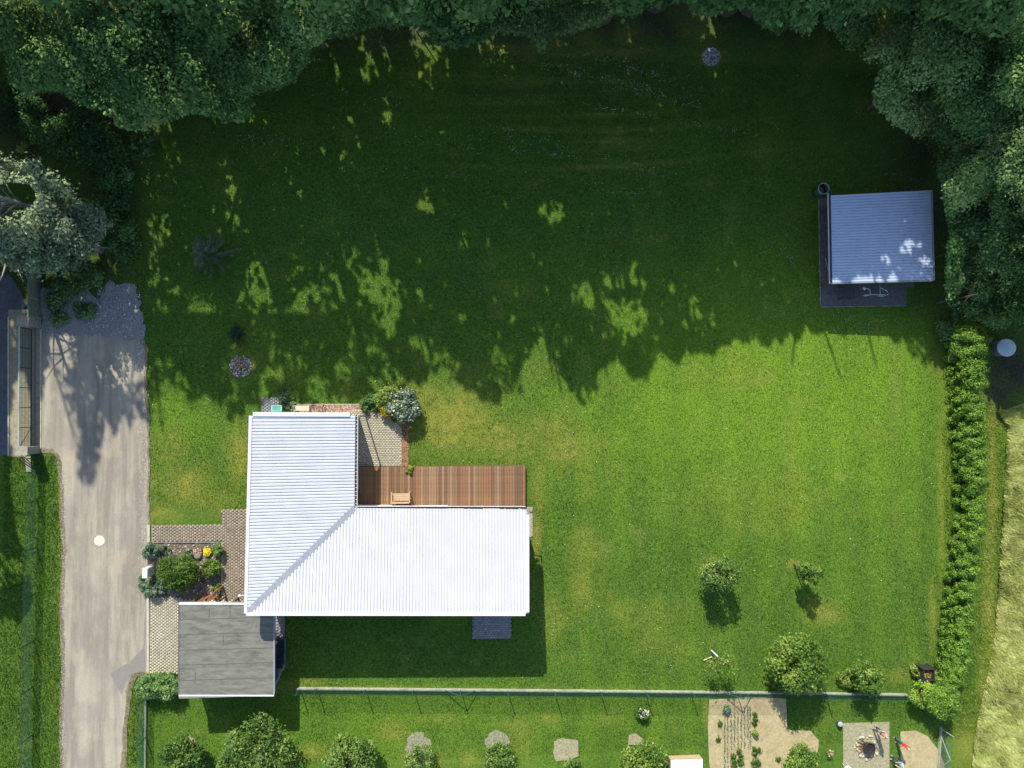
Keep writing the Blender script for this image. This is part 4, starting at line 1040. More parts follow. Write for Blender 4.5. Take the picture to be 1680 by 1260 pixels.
# pine with pale needles, bare limbs on its sunny side
def mask_pine2(C, rng):
    ix, iy = PIX(C); n = len(C)
    vis = [(-200,225),(10,238),(40,232),(95,238),(112,252),(125,275),(150,300),(190,330),(205,360),(170,380),(155,400),(130,430),(95,455),(88,468),(40,445),(0,430),(-200,440)]
    k = inpoly(vis, ix + rng.normal(0,4,n), iy + rng.normal(0,4,n)) & mask_forest(C, rng, True, False, False)
    gap = ((ix-22)/38)**2 + ((iy-322)/24)**2 < 1
    return k & ~gap
PV = [((112,372),8.5,3.1,1.6,.62,61),((165,410),6.0,2.6,.8,.36,62),((60,440),7.0,2.8,1.5,.50,63)]
for (bp, h, r, z0_, tn, sd_), lb in zip(PV, ('pine with pale needles and bare white limbs beside the road', 'low blue-green pine behind the gravel at the driveway head', 'grey-green pine overhanging the grey panel fence')):
    t = tree('pine_tree', lb, 'tree', bp, h, r, z0_, 15000, .17, 'pine', 'pines at the left edge', nblob=70, shape='round', tone0=tn, seed=sd_, blobr=.2, mask=mask_pine2, tvar=.17, hollow=.5, bark=M_barkp)
    if sd_ == 61:
        b = P(*bp); mb = MB(); rg = random.Random(3)
        for k in range(26):      # bare branches fanning towards the west
            a = math.radians(rg.uniform(110, 250)); l = rg.uniform(1.2, 3.0); z0b = rg.uniform(4.6, 7.6)
            s = Vector((-.5, .15, z0b-.5)); e = s + Vector((math.cos(a)*l, math.sin(a)*l*.8, rg.uniform(.0, .9)))
            mb.tube([s, s.lerp(e,.5)+Vector((0,0,.15)), e], [.045,.03,.012], 5)
            for q in range(3):
                m_ = s.lerp(e, rg.uniform(.4,.9)); aa = a + rg.uniform(-.9,.9)
                mb.tube([m_, m_ + Vector((math.cos(aa)*.6, math.sin(aa)*.6, .1))], [.018,.008], 4)
        mb.build('bare_limbs', mat('bare_wood', (.52,.47,.42), (.38,.34,.30), 8, .8), t)

# undergrowth along the left and right sides, in the shade
UG = [((205,300),1.8,1.3),((190,350),1.6,1.2),((205,400),1.5,1.2),((180,255),2.0,1.6),((130,225),2.0,1.7),((85,215),1.8,1.6),((235,245),1.0,.9),((40,190),2.0,1.8),((150,455),.9,1.0),((120,470),.7,.9),((100,500),.5,.8),((140,510),.45,.7),((100,525),.35,.5),((1560,540),1.0,1.2),((1540,250),1.6,1.4),((1562,575),.9,.6)]
UL = ['dark bush at the left lawn edge, upper of the row','dark bush at the left lawn edge, mid row','dark bush at the left lawn edge, lowest of the row','dark ivy-like thicket below the top left trees','black-green thicket in deep shade under the left trees','dark thicket near a bright yellow-green shoot at far left','small dark shrub at the upper left lawn corner','dark thicket at the left picture edge',
      'low green weeds at head of the gravel','low weeds between fence and gravel, upper','low weeds on the verge right of the stone pillar','weedy grass tussock between gravel and driveway','small weed tuft beside the sunlit driveway corner','dark bush left of the hedge top','dark shrub behind the shed','dark shrub at the hedge foot in shade']
for i, ((bp, h, r), lb) in enumerate(zip(UG, UL)):
    tree('shrub', lb, 'shrub', bp, h, r, .05, int(1500*r*r)+400, .16, 'warm' if i > 7 else 'forest', 'undergrowth', nblob=14, tone0=.3 if i < 8 else .5, seed=700+i, blobr=.42, limbs=4, tr=.03, crown='foliage')
tree('shrub', 'bright yellow-green shoot at far left under the trees', 'shrub', (45,245), 1.6, .5, .1, 500, .14, 'garden', None, nblob=6, tone0=.95, seed=741, limbs=3, tr=.02, crown='foliage')  # brighter leaf tone than the shrubs around it
a, b = P(683,50,0), P(706,18,0); MBp = MB().tube([(0,0,0),(b.x*.0+ (P(706,18,2.5).x-a.x), P(706,18,2.5).y-a.y, 2.5)], .045, 6)
o = MBp.build('pole', mat('pale_wood', (.52,.50,.46), None, 6, .7), None); o.location = (a.x, a.y, 0); tag(o, 'thin pale pole leaning at the edge of the wood', 'pole')

# ---- spiky little spruce in the shade
def spruce(lab, bp, h, r, n=3800, name='spruce', kind='spruce', tone0=.55):
    rng = np.random.default_rng(int(bp[0])); b = P(*bp); t = empty(name, (b.x, b.y, 0), lab, 'shrub' if h < 1.6 else 'tree')
    nb_ = 46; a = rng.uniform(0, 2*np.pi, nb_); tt = rng.random(nb_)**.7; zz = tt*h*.9; L_ = r*(1-tt*.85)*rng.uniform(.75,1.1,nb_)
    mb = MB(); mb.tube([(0,0,-.05),(0,0,h)], [.05,.01], 6)
    for k in range(nb_): mb.tube([(0,0,zz[k]),(math.cos(a[k])*L_[k], math.sin(a[k])*L_[k], zz[k]+.12*h)], [.02,.006], 4)
    mb.build('trunk', M_bark, t)
    k = rng.integers(0, nb_, n); u = rng.random(n)**.7
    C = np.stack([np.cos(a[k])*L_[k]*u, np.sin(a[k])*L_[k]*u, zz[k]+.12*h*u], 1) + rng.normal(0,.03,(n,3))
    D = np.stack([np.cos(a[k]+rng.normal(0,.7,n)), np.sin(a[k]+rng.normal(0,.7,n)), rng.uniform(.2,.9,n)], 1); D /= np.linalg.norm(D,axis=1,keepdims=True)
    Lf = rng.uniform(.12,.26,n)[:,None]; sd_ = np.cross(D, dirs(n, rng)); sd_ /= np.linalg.norm(sd_,axis=1,keepdims=True)
    V = np.stack([C - sd_*.016, C + sd_*.016, C + D*Lf], 1).reshape(-1,3)
    rawmesh('needles', V, np.arange(n*3).reshape(n,3), LF[kind], parent=t, tone=np.repeat(np.clip(tone0+rng.normal(0,.2,n),0,1),3)); return t
spruce('spiky blue-green young spruce standing in the shaded lawn', (350,422), 2.4, 1.75, 11000, tone0=.8)
spruce('small dark conifer bush above the ash-coloured round bed', (392,548), .9, .8, 2500, tone0=.2)
spruce('little dark tuft conifer near the north edge of the white roof', (470,652), .8, .7, 1800, tone0=.3)

# ---- hedge, one clipped body of foliage following the curve
HP = [(1553,536,1592),(1551,560,1594),(1551,600,1594),(1555,680,1590),(1560,740,1594),(1565,800,1592),(1561,860,1586),(1551,930,1580),(1543,1000,1570),(1537,1060,1561),(1530,1100,1552),(1520,1125,1546),(1512,1150,1542)]
def hedge():
    rng = np.random.default_rng(31); b = P(1560, 800); t = empty('hedge', (b.x, b.y, 0), 'tall dense green hedge curving down the east side of the lawn', 'hedge')
    C_, N_, S_, T_ = [], [], [], []
    L0 = [P(x, y) for x, y, _ in HP]; R0 = [P(x, y) for _, y, x in HP]
    stems = MB()
    nseg = 60
    for i in range(nseg):
        s = i/(nseg-1)*(len(HP)-1.001); j = int(s); f = s-j
        l = L0[j].lerp(L0[j+1], f); r = R0[j].lerp(R0[j+1], f)
        hh = 2.05 + .12*math.sin(i*1.9) + rng.normal(0,.05); wd = (r-l).length; m_ = (l+r)/2
        if i < 4: hh *= .75 + .08*i
        for q, (u, zt) in enumerate(((.2, .35),(.8,.35),(.2,.68),(.8,.68),(.25,.92),(.5,1.0),(.75,.92),(.5,.6))):
            c = l.lerp(r, u + rng.normal(0,.05)) + Vector((rng.normal(0,.07), rng.normal(0,.2), 0)); zc = hh*zt - .28 + rng.normal(0,.07)
            n = 250; d = dirs(n, rng); rad = wd*.30*rng.uniform(.85,1.15)
            C = np.array([c.x, c.y, zc]) + d*np.array([rad, .34, .36])*rng.uniform(.7,1.12,(n,1))
            C_.append(C); N_.append(d + .6*dirs(n,rng) + [0,0,.3]); S_.append(rng.uniform(.08,.17,n)); T_.append(np.clip(.5 + rng.normal(0,.06) + rng.normal(0,.15,n), 0, 1))
        if i % 2 == 0: stems.tube([(m_.x-b.x, m_.y-b.y, -.05),(m_.x-b.x, m_.y-b.y, hh*.9)], [.05,.02], 5)
    C = np.concatenate(C_); C[:,2] = np.maximum(C[:,2], .04)
    V, Fc, tn = leaf_quads(C, np.concatenate(N_), np.concatenate(S_), np.concatenate(T_), rng=rng)
    rawmesh('foliage', V, Fc, LF['hedge'], parent=t, org=(b.x,b.y,0), tone=tn); stems.build('stems', M_bark, t)
hedge()
tree('bush', 'broad green conifer bush closing the bottom corner of the hedge', 'bush', (1528,1140), 2.1, 1.15, .1, 9000, .12, 'hedge', None, nblob=40, tone0=.55, seed=51, blobr=.30, off=(-.1,0), crown='foliage')
tree('bush', 'spreading low end of the hedge above the end of the concrete plinth', 'bush', (1500,1132), 1.7, .85, .1, 5000, .12, 'hedge', None, nblob=24, tone0=.62, seed=52, blobr=.32, crown='foliage')

# ---- garden trees and shrubs
GT = [ # name, label, base, h, r, z0, n, size, kind, tone, nblob, off, blobr
 ('fruit_tree','loose open fruit tree on a brownish ring in the lower lawn',(1160,928),3.1,1.15,.7,3200,.15,'apple',.60,16,(.15,-.1),.36),
 ('fruit_tree','small top-heavy fruit tree on a tan spot in the lower lawn',(1303,926),2.5,.72,1.1,1700,.15,'garden',.52,9,(.22,-.22),.42),
 ('bush','big rounded leafy bush growing over the concrete plinth',(1289,1076),3.3,1.95,.25,10500,.18,'garden',.66,34,(0,0),.34),
 ('shrub','drooping green shrub beside the plinth right of the big bush',(1406,1102),2.2,1.0,.2,3600,.17,'garden',.60,16,(0,0),.36),
 ('shrub','sprawling weeds between big bush and drooping shrub',(1382,1110),.6,.6,.05,900,.13,'garden',.8,9,(0,0),.4),
 ('shrub','pale weeds at the foot of the composter',(1500,1100),.5,.45,.05,500,.13,'garden',.95,7,(0,0),.4),
 ('bush','large dense round bush in the flower bed',(300,934),1.5,1.16,.1,7500,.11,'garden',.42,30,(0,0),.30),
 ('shrub','smaller round bush right of the large flower bed bush',(350,929),.8,.60,.05,3200,.10,'garden',.60,16,(0,0),.34),
 ('shrub','dark shrub at the top left corner of the flower bed',(253,903),.9,.5,.05,1300,.11,'spruce',.5,9,(0,0),.4),
 ('shrub','grey-green shrub left of the white meter box',(240,955),.6,.5,.05,1200,.10,'spruce',.7,8,(0,0),.4),
 ('shrub','blue-green shrub below the white meter box',(252,965),.7,.45,.05,1100,.10,'spruce',.7,8,(0,0),.4),
 ('shrub','blue-green shrub tight against the large flower bed bush',(265,962),.6,.42,.05,900,.10,'spruce',.6,8,(0,0),.4),
 ('shrub','dark shrub in the top right corner of the flower bed',(360,901),.7,.42,.05,1000,.11,'forest',.55,8,(0,0),.4),
 ('shrub','small grey-green tuft at top left inside the flower bed',(272,900),.35,.3,.02,420,.09,'silver',.4,6,(0,0),.4),
 ('shrub','small grey-green tuft above the large flower bed bush',(311,908),.35,.3,.02,420,.09,'silver',.4,6,(0,0),.4),
 ('shrub','small leafy plant at lower right corner of the flower bed',(357,964),.4,.3,.02,380,.1,'garden',.75,6,(0,0),.4),
 ('shrub','bright yellow-green shrub behind the silvery bush at the patio',(638,655),1.1,.85,.05,3000,.13,'garden',.85,16,(0,0),.36),
 ('shrub','orange-yellow shrub tucked beside the silvery bush',(637,672),.8,.50,.05,1500,.12,'yellow',.78,10,(0,0),.4),
 ('bush','round silvery green bush at the patio corner',(663,666),1.4,1.05,.1,3600,.16,'silver',.55,22,(0,0),.32),
 ('shrub','dark low plants between gravel strip and yellow shrub',(607,664),.5,.6,.02,900,.13,'forest',.4,8,(0,0),.4),
 ('shrub','grassy tuft beside the teal storage box',(478,668),.5,.35,.02,500,.13,'silver',.5,6,(0,0),.4),
 ('shrub','small yellow-green plant at top edge of the deck',(672,771),.55,.28,.05,380,.12,'yellow',.35,6,(0,0),.4),
 ('bush','dark evergreen bush beside the fence corner below the drive',(250,1121),1.1,.75,.05,3200,.12,'forest',.62,16,(0,0),.36),
 ('bush','dark evergreen bush against the garage wall corner',(280,1120),1.2,.78,.05,3200,.12,'forest',.58,16,(0,0),.36),
 ('fruit_tree','dark glossy young tree at the bottom left near the wire fence',(318,1222),2.3,1.35,.4,3800,.16,'apple',.42,20,(-.1,-.2),.32),
 ('fruit_tree','tall sparse spreading fruit tree at the bottom below the garage',(440,1208),3.3,2.15,.5,6200,.16,'apple',.58,30,(-.2,0),.26),
 ('bush','low leafy bush joined to the sparse fruit tree, on its left',(395,1245),1.4,1.2,.2,3200,.16,'apple',.60,16,(0,0),.34),
 ('fruit_tree','round pale-leaved young tree at the bottom right of the sparse one',(585,1225),2.5,1.45,.4,4800,.17,'apple',.68,24,(-.15,-.1),.30),
 ('shrub','thin twiggy shrub on the grey round patch at the bottom',(692,1234),1.6,1.05,.15,1700,.12,'apple',.75,14,(0,0),.22),
 ('shrub','leafy shrub on the second grey round patch at the bottom',(820,1236),1.5,1.1,.15,2800,.14,'apple',.62,16,(0,0),.30),
 ('shrub','top of a small shrub below the square earth patch',(935,1258),1.2,.75,.1,1600,.14,'apple',.6,12,(0,0),.32),
 ('bush','full green bush at the bottom edge left of the white cold frame',(1052,1242),2.3,1.6,.2,7000,.17,'garden',.68,26,(0,0),.34),
 ('shrub','spiky branched shrub at bottom right of the vegetable plot',(1302,1240),1.8,1.25,.15,3200,.17,'garden',.62,18,(.1,-.1),.28),
 ('shrub','blue-green plant at head of the seedling rows',(1189,1161),.45,.28,.02,380,.13,'spruce',.7,6,(0,0),.4),
 ('shrub','yellow-green plant in the middle of the vegetable plot',(1238,1200),.4,.24,.02,240,.14,'garden',.98,5,(0,0),.4),
 ('shrub','small white-flowering shrub in the lower garden lawn',(1052,1167),.5,.45,.05,700,.11,'garden',.45,8,(0,0),.38),
]
for i, (nm, lb, bp, h, r, z0_, n, sz, kd, tn, nb_, of, br) in enumerate(GT):
    r *= 1.12; h *= 1.05; nb_ = int(nb_*2.6); br *= .68
    tree(nm, lb, 'tree' if 'tree' in nm else nm, bp, h, r, z0_, int(n*1.25), sz, kd, None, nblob=nb_, tone0=tn, seed=900+i, blobr=br, off=of, limbs=min(12, nb_), tr=.03+.012*h, crown='crown' if 'tree' in nm else 'foliage', tvar=.17)
def flowers(name, lab, bp, h, r, n, size, kind, leaf='garden', cat='flower'):
    rng = np.random.default_rng(int(bp[0]*7)); b = P(*bp); t = empty(name, (b.x,b.y,0), lab, cat)
    a = rng.uniform(0,2*np.pi,n); q = np.sqrt(rng.random(n))*r
    C = np.stack([q*np.cos(a), q*np.sin(a), h*(1-.4*(q/r)**2)+rng.normal(0,.02,n)],1)
    V, Fc, tn = leaf_quads(C, np.array([[0,0,1.]]) + .5*dirs(n,rng), size*rng.uniform(.7,1.3,n), rng.random(n), .9, rng); rawmesh('petals', V, Fc, LF[kind], parent=t, tone=tn)
    C2 = C*np.array([1.1,1.1,.5]); V, Fc, tn = leaf_quads(C2, dirs(n,rng)+[0,0,.5], np.full(n,size*1.4), rng.random(n)*.7, .5, rng); rawmesh('foliage', V, Fc, LF[leaf], parent=t, tone=tn)
flowers('yellow_flowers', 'bright yellow flower clump in the flower bed', (341,905), .28, .27, 130, .11, 'sun')
flowers('pink_flowers', 'faded pink flower clump left of the yellow flowers', (325,903), .25, .26, 45, .11, 'pink')
flowers('white_flowers', 'white flower heads on the shrub in the lower garden lawn', (1053,1167), .55, .42, 55, .12, 'bloom')
flowers('white_flowers', 'little white flowers at the bottom corner of the flower bed', (357,971), .2, .17, 26, .11, 'bloom')
flowers('pink_flowers', 'pale pink blossoms on the gravel strip north of the roof', (527,668), .3, .28, 60, .09, 'pink')
flowers('pink_flowers', 'pinkish blossoms on the round ash-coloured bed in the shaded lawn', (395,600), .25, .45, 70, .10, 'pink', 'silver')
flowers('orange_flower', 'orange and white flower beside the spiky branched shrub', (1358,1232), .5, .22, 26, .13, 'pink', 'yellow')

# young tree with white protective sleeve and stake
b = P(1167,1067); t = empty('sapling', b, 'young staked tree with white trunk sleeve near the plinth', 'tree')
MB().tube([(0,0,-.02),(.02,-.02,.55),(.05,-.05,1.15)], .05, 8).build('trunk_guard', mat('white_sleeve', (.75,.75,.73), None, 4, .5), t)
MB().tube([(.05,-.05,1.15),(.1,-.05,2.3)], [.03,.012], 6).tube([(.05,-.05,1.4),(-.7,-.35,2.0)], [.02,.008], 5).tube([(.06,-.05,1.3),(.55,-.4,1.95)], [.02,.008], 5).build('trunk', M_bark, t)
rng = np.random.default_rng(4)
C = np.concatenate([rng.normal((-.55,-.4,1.75),(.25,.22,.22),(300,3)), rng.normal((.5,-.35,1.9),(.24,.3,.25),(340,3)), rng.normal((.1,.1,2.2),(.15,.15,.2),(60,3))])
V, Fc, tn = leaf_quads(C, dirs(700,rng)+[0,0,.6], rng.uniform(.1,.17,700), np.clip(rng.normal(.85,.15,700),0,1), rng=rng); rawmesh('crown', V, Fc, LF['garden'], parent=t, tone=tn)
b = P(1154,1083); o = MB().tube([(0,0,.06),(.58,.26,.12)], .035, 6).build('plank', mat('lath_wood', (.60,.52,.38), None, 6, .7), None); o.location = b; tag(o, 'short pale lath lying in the grass beside the staked young tree', 'plank')

# seedlings and vegetables
rng = np.random.default_rng(8); Cs = []
for i, x in enumerate((1188,1193,1198.5,1204,1209.5,1215,1220.5,1226,1230)):
    y0, y1 = (1160, 1262) if i < 3 else (1158, 1226)
    for y in np.arange(y0, y1, 1.35):
        if rng.random() < .82: p = P(x + rng.normal(0,.5), y); Cs += [(p.x+rng.normal(0,.02), p.y+rng.normal(0,.02), rng.uniform(.04,.2)) for _ in range(3)]
Cs = np.array(Cs); V, Fc, tn = leaf_quads(Cs, dirs(len(Cs),rng)+[0,0,.2], rng.uniform(.06,.13,len(Cs)), np.clip(rng.normal(.45,.2,len(Cs)),0,1), .35, rng)
o = rawmesh('seedling_rows', V, Fc, LF['spruce'], tone=tn); tag(o, 'straight rows of thin blue-green seedlings in the vegetable plot', 'seedlings', kind='stuff')
k = 0
ORD = 'first second third fourth fifth sixth seventh eighth ninth tenth'.split(); cnt = {}
for (x, y) in [(1238,1172),(1239,1179),(1237,1186),(1237,1228),(1244,1230),(1238,1236),(1241,1247),(1236,1250),(1244,1252),(1238,1258),(1212,1232),(1214,1238),(1203,1240),(1213,1246),(1204,1249),(1215,1252),(1204,1256),(1180,1187),(1178,1212),(1276,1245)]:
    p = P(x, y); n = 60; C = rng.normal((0,0,.13),(.09,.09,.05),(n,3)); C[:,2] = np.abs(C[:,2])
    V, Fc, tn = leaf_quads(C, C*[3,3,1]+[0,0,.4], rng.uniform(.1,.2,n), np.clip(rng.normal(.35,.2,n),0,1), rng=rng)
    o = rawmesh('vegetable_plant', V, Fc, LF['garden'], tone=tn); o.location = (p.x, p.y, 0)
    side = 'row right of the seedlings' if 1230 < x < 1260 else ('rows below the seedlings' if 1200 < x < 1220 else ('bare strip left of the seedlings' if x < 1200 else 'bare strip right of all rows'))
    cnt[side] = cnt.get(side, 0) + 1
    tag(o, '%s small dark vegetable plant from the fence in the %s' % (ORD[cnt[side]-1], side), 'plant', 'single vegetable plants on the plot')

# ================================================================== SMALL THINGS
# meter cabinet by the drive
b = P(250, 934); t = empty('meter_cabinet', b, 'white meter cabinet between driveway and flower bed', 'cabinet')
MW = mat('cabinet_white', (.62,.61,.55), (.54,.53,.48), 3, .6)
MB().box((-.15,-.30,0),(.15,.30,1.15)).build('body', MW, t, bevel=.01)
MB().box((-.17,-.32,1.152),(.17,.32,1.20)).build('lid', MW, t, bevel=.012)
for y in (-.18,.18): MB().box((.152,y-.12,.2),(.165,y+.10,1.08)).build('door', MW, t, bevel=.004)
# manhole
b = P(163.5, 887); t = empty('manhole_cover', b, 'pale round manhole cover set in the driveway', 'manhole cover')
MB().lathe([(.43,-.01),(.43,.022),(.36,.022),(.36,.0)], n=32).build('ring', mat('manhole_ring', (.34,.30,.24), (.24,.21,.17), 8, .9), t)
MB().lathe([(.345,-.01),(.345,.030),(.33,.034)], n=32).build('lid', mat('manhole_pale', (.62,.57,.45), (.50,.46,.36), 6, .85), t)
# leaning brown trellis between bed and garage
b = P(343, 986); t = empty('wooden_trellis', b, 'reddish brown wooden trellis leaning between flower bed and garage roof', 'trellis')
M_red = mat('red_wood', (.30,.11,.04), (.20,.07,.028), 8, .6, .2, 50)
tb = Vector((b.x, b.y, 0))
q1, q2 = P(322,990,1.75) - tb, P(350,973.5,1.95) - tb
for d in (0, .20): strip(MB(), q1 + Vector((d,-d*.9,0)), q2 + Vector((d,-d*.9,0)), -.055, .055, 0, .07).build('beam', M_red, t)
q3, q4 = P(351,974,1.95) - tb, P(357,989,1.6) - tb
strip(MB(), q3, q4, -.055, .055, 0, .07).build('beam', M_red, t); strip(MB(), q3 + Vector((.22,-.02,-.02)), q4 + Vector((.14,.1,-.02)), -.04, .04, 0, .06).build('beam', M_red, t)
for q in (q1, q2, q4): MB().box((q.x-.045,q.y-.045,0),(q.x+.045,q.y+.045,q.z-.003)).build('post', M_red, t)
# cream stand put in for a sunlit spot, and planks beside the garage
b = P(455, 1042); t = empty('sunlit_spot', b, 'cream stand put in for a sunlit spot in the narrow gap beside the garage', 'sunlit_spot')
for sx in (-.22,.22):
    MB().tube([(sx*.3,-.3,.62),(sx,-.34,0)], .03, 5).build('leg', M_cream, t); MB().tube([(sx*.3,.3,.62),(sx,.34,0)], .03, 5).build('leg', M_cream, t)
MB().box((-.10,-.42,.60),(.10,.42,.66)).build('top_beam', M_cream, t, bevel=.005)
b = P(461, 1100); t = empty('plank_stack', b, 'grey planks leaning beside the garage near the fence end', 'planks')
for i in range(3): strip(MB(), Vector((-.5+.09*i,-.9,.05)), Vector((.12+.09*i,.5,.3+.05*i)), -.04, .04, 0, .03).build('plank', mat('grey_plank', (.30,.29,.27), None, 6, .8), t)
b = P(462, 1070); t = empty('cold_frame', b, 'long dark glazed frame in the shade beside the garage', 'cold frame')
MB().box((-.28,-1.0,0),(.28,1.0,.35)).build('box', mat('frame_blue', (.10,.14,.20), None, 5, .5), t, bevel=.01)
for i in range(3): MB().box((-.26,-.96+i*.65,.352),(.26,-.96+i*.65+.62,.375)).build('pane', M_glass, t)
b = P(283, 1139); o = MB().lathe([(.16,0),(.2,.3),(.21,.33),(.19,.33),(.17,.05)], n=18).build('bucket', mat('bucket_blue', (.06,.09,.14), None, 5, .5), None); o.location = b; tag(o, 'small dark blue bucket beside the garage wall and evergreen bushes', 'bucket')
# rain barrel
b = P(1340.5, 316); t = empty('rain_barrel', b, 'round green open rain barrel at the corner of the shed', 'barrel')
MB().lathe([(.36,0),(.40,.3),(.41,.6),(.39,.95),(.355,.95),(.36,.5),(.34,.35)], n=32).build('body', mat('barrel_green', (.03,.09,.055), (.02,.07,.04), 4, .5), t, smooth=True)
MB().lathe([(.395,.93),(.42,.94),(.42,.98),(.37,.98),(.37,.93)], n=32, cap=False).build('rim', mat('rim_pale', (.28,.40,.28), None, 4, .5), t)
MB().lathe([(.35,.60),(.35,.62)], n=28).build('water', mat('dark_water', (.01,.012,.01), None, 2, .1), t)
# table and tube frame south of the shed
b = P(1384, 482); t = empty('square_table', b, 'dark square table at the lower left corner under the shed roof', 'table')
M_dk = mat('dark_wood_table', (.075,.065,.075), (.05,.045,.05), 8, .7)
for i in range(6): MB().box((-.46+i*.155,-.46,.70),(-.46+i*.155+.145,.46,.73)).build('slat', M_dk, t)
for x in (-.4,.4):
    for y in (-.4,.4): MB().box((x-.03,y-.03,0),(x+.03,y+.03,.698)).build('leg', M_dk, t)
MB().box((-.44,-.42,.64),(.44,-.39,.697)).build('apron', M_dk, t)
b = P(1423, 487); t = empty('hand_cart', b, 'white tubular handle frame lying on the dark slab below the shed roof', 'frame')
Mt = mat('white_tube', (.62,.64,.66), None, 3, .4)
MB().tube([(-.75,-.02,.72),(-.2,.05,.72),(.9,.06,.72)], .026, 8).build('handle', Mt, t)
MB().tube([(.55,.02,.7),(.55,.75,.7)], .022, 8).build('stay', Mt, t)
MB().tube([(.5,-.05,.7),(.75,-.06,.7),(1.15,.08,.7),(1.1,.3,.7),(.62,.55,.7)], .024, 8).build('loop', Mt, t)
MB().tube([(-.2,.05,.72),(-.22,.34,.72),(-.4,.5,.72),(-.62,.5,.72)], .024, 8).build('hose', Mt, t)
MB().lathe([(.02,.66),(.11,.68),(.13,.74),(.09,.80),(.02,.82)], (-.66,.5), 12).build('knob', Mt, t, smooth=True)
for x in (-.2, .75): MB().tube([(x,.04,.7),(x,.04,0)], .022, 6).build('leg', Mt, t)
o = MB().tube([(0,0,.02),(-.22,.95,.04)], .02, 6).build('rake_handle', Mt, None); o.location = P(1359,445); tag(o, 'thin white rod lying on the slab left of the shed', 'rod')
# oval cover
b = P(1637, 572); t = empty('well_cover', b, 'pale blue oval domed cover in the shade at the right edge', 'cover')
Mb = mat('cover_blue', (.48,.56,.60), (.40,.48,.52), 3, .5)
MB().lathe([(.66,0),(.66,.75),(.62,.8)], n=36, sy=.86).build('drum', mat('drum_grey', (.16,.18,.18), None, 5, .7), t)
MB().lathe([(.735,.80),(.75,.84),(.70,.875),(.5,.91),(.2,.93),(.03,.935)], n=40, sy=.86).build('lid', Mb, t, smooth=True)
# composter
b = P(1510, 1099.5); t = empty('composter', b, 'dark slatted open-topped composter box beside the bottom end of the hedge', 'composter')
M_cp = mat('composter_black', (.035,.028,.028), (.02,.017,.017), 8, .7)
for k in range(6):
    z_ = .04 + k*.16
    for (a_, c_) in (((-.42,-.42),(.42,-.37)),((-.42,.37),(.42,.42))): MB().box((a_[0],a_[1],z_),(c_[0],c_[1],z_+.135)).build('slat', M_cp, t)
    for (a_, c_) in (((-.42,-.365),(-.37,.365)),((.37,-.365),(.42,.365))): MB().box((a_[0],a_[1],z_),(c_[0],c_[1],z_+.135)).build('slat', M_cp, t)
for x in (-.44,.44):
    for y in (-.44,.44): MB().box((x-.035,y-.035,0),(x+.035,y+.035,1.02)).build('post', M_cp, t)
n = 500; rng = np.random.default_rng(2); C = np.stack([rng.uniform(-.34,.34,n), rng.uniform(-.34,.34,n), rng.uniform(.55,.72,n)],1)
V_, F_, T_ = leaf_quads(C, dirs(n,rng)+[0,0,.8], rng.uniform(.07,.14,n), rng.random(n), rng=rng)
rawmesh('compost', V_, F_, leafmat('compost_bits', [(0,(.10,.06,.02)),(.5,(.30,.22,.05)),(1,(.55,.45,.12))], .1), parent=t, tone=T_)
# white cold frame at the bottom edge
b = P(1122, 1256); t = empty('raised_bed', b, 'bright white flat-topped box with tan border at the bottom edge', 'box')
MB().box((-1.12,-1.2,0),(1.12,.72,.55)).build('body', mat('tan_board', (.40,.31,.18), None, 5, .8), t)
MB().box((-1.10,-1.2,.555),(1.14,.68,.60)).build('lid', mat('white_sheet', (.82,.82,.82), (.78,.78,.78), 2, .5), t, bevel=.01)
# fire pit with a ring of stones
b = P(1422, 1224); t = empty('fire_pit', b, 'dark iron fire basket inside a ring of pale stones on the terrace', 'fire pit')
M_char = mat('charred_iron', (.045,.030,.028), (.02,.015,.015), 8, .8)
MB().lathe([(.30,.02),(.40,.30),(.42,.44),(.38,.44),(.34,.25),(.26,.20)], n=10).build('basket', M_char, t)
for i in range(7): MB().box((-.36,-.32+i*.105,.36),(.36,-.32+i*.105+.035,.385)).build('bar', M_char, t)
rr = random.Random(9)
for i in range(26):
    a = i/26*2*math.pi + rr.uniform(-.1,.1); q = rr.uniform(.55,.98); sz = rr.uniform(.06,.13)
    o = MB().lathe([(sz*.7,0),(sz,sz*.4),(sz*.75,sz*.85),(sz*.2,sz)], n=6).build('stone', mat('pit_stone', (.50,.46,.34), (.36,.32,.23), 8, .9), t); o.location = (q*math.cos(a)-.1, q*math.sin(a)-.05, 0); o.rotation_euler = (rr.uniform(-.2,.2), rr.uniform(-.2,.2), a)
for i in range(5):
    a = math.radians(120 + i*22); MB().tube([(math.cos(a)*.35, math.sin(a)*.35, .12),(math.cos(a+.2)*.85, math.sin(a+.2)*.85, .06)], .035, 6).build('log', mat('log_brown', (.20,.10,.05), (.12,.06,.03), 8, .8), t)
b = P(1375.5, 1185.5); t = empty('lantern', b, 'small grey square lantern box on the grass by the terrace corner', 'lantern')
MB().box((-.17,-.15,0),(.17,.15,.28)).build('body', mat('lantern_dark', (.08,.09,.10), None, 5, .5), t, bevel=.015)
MB().lathe([(.19,.28),(.15,.34),(.05,.37)], n=12).build('lid', mat('lantern_grey', (.36,.40,.42), None, 5, .4), t)
b = P(1385, 1256); t = empty('garden_chair', b, 'white round garden chair cut by the bottom edge on the terrace', 'chair')
MB().lathe([(.05,.42),(.22,.43),(.24,.46),(.05,.47)], n=20).build('seat', MW, t)
MB().tube([(.24*math.cos(a), .24*math.sin(a), .46 + .35*max(0, math.sin(a))) for a in [i*math.pi/8 for i in range(17)]], .022, 6).build('backrest', MW, t)
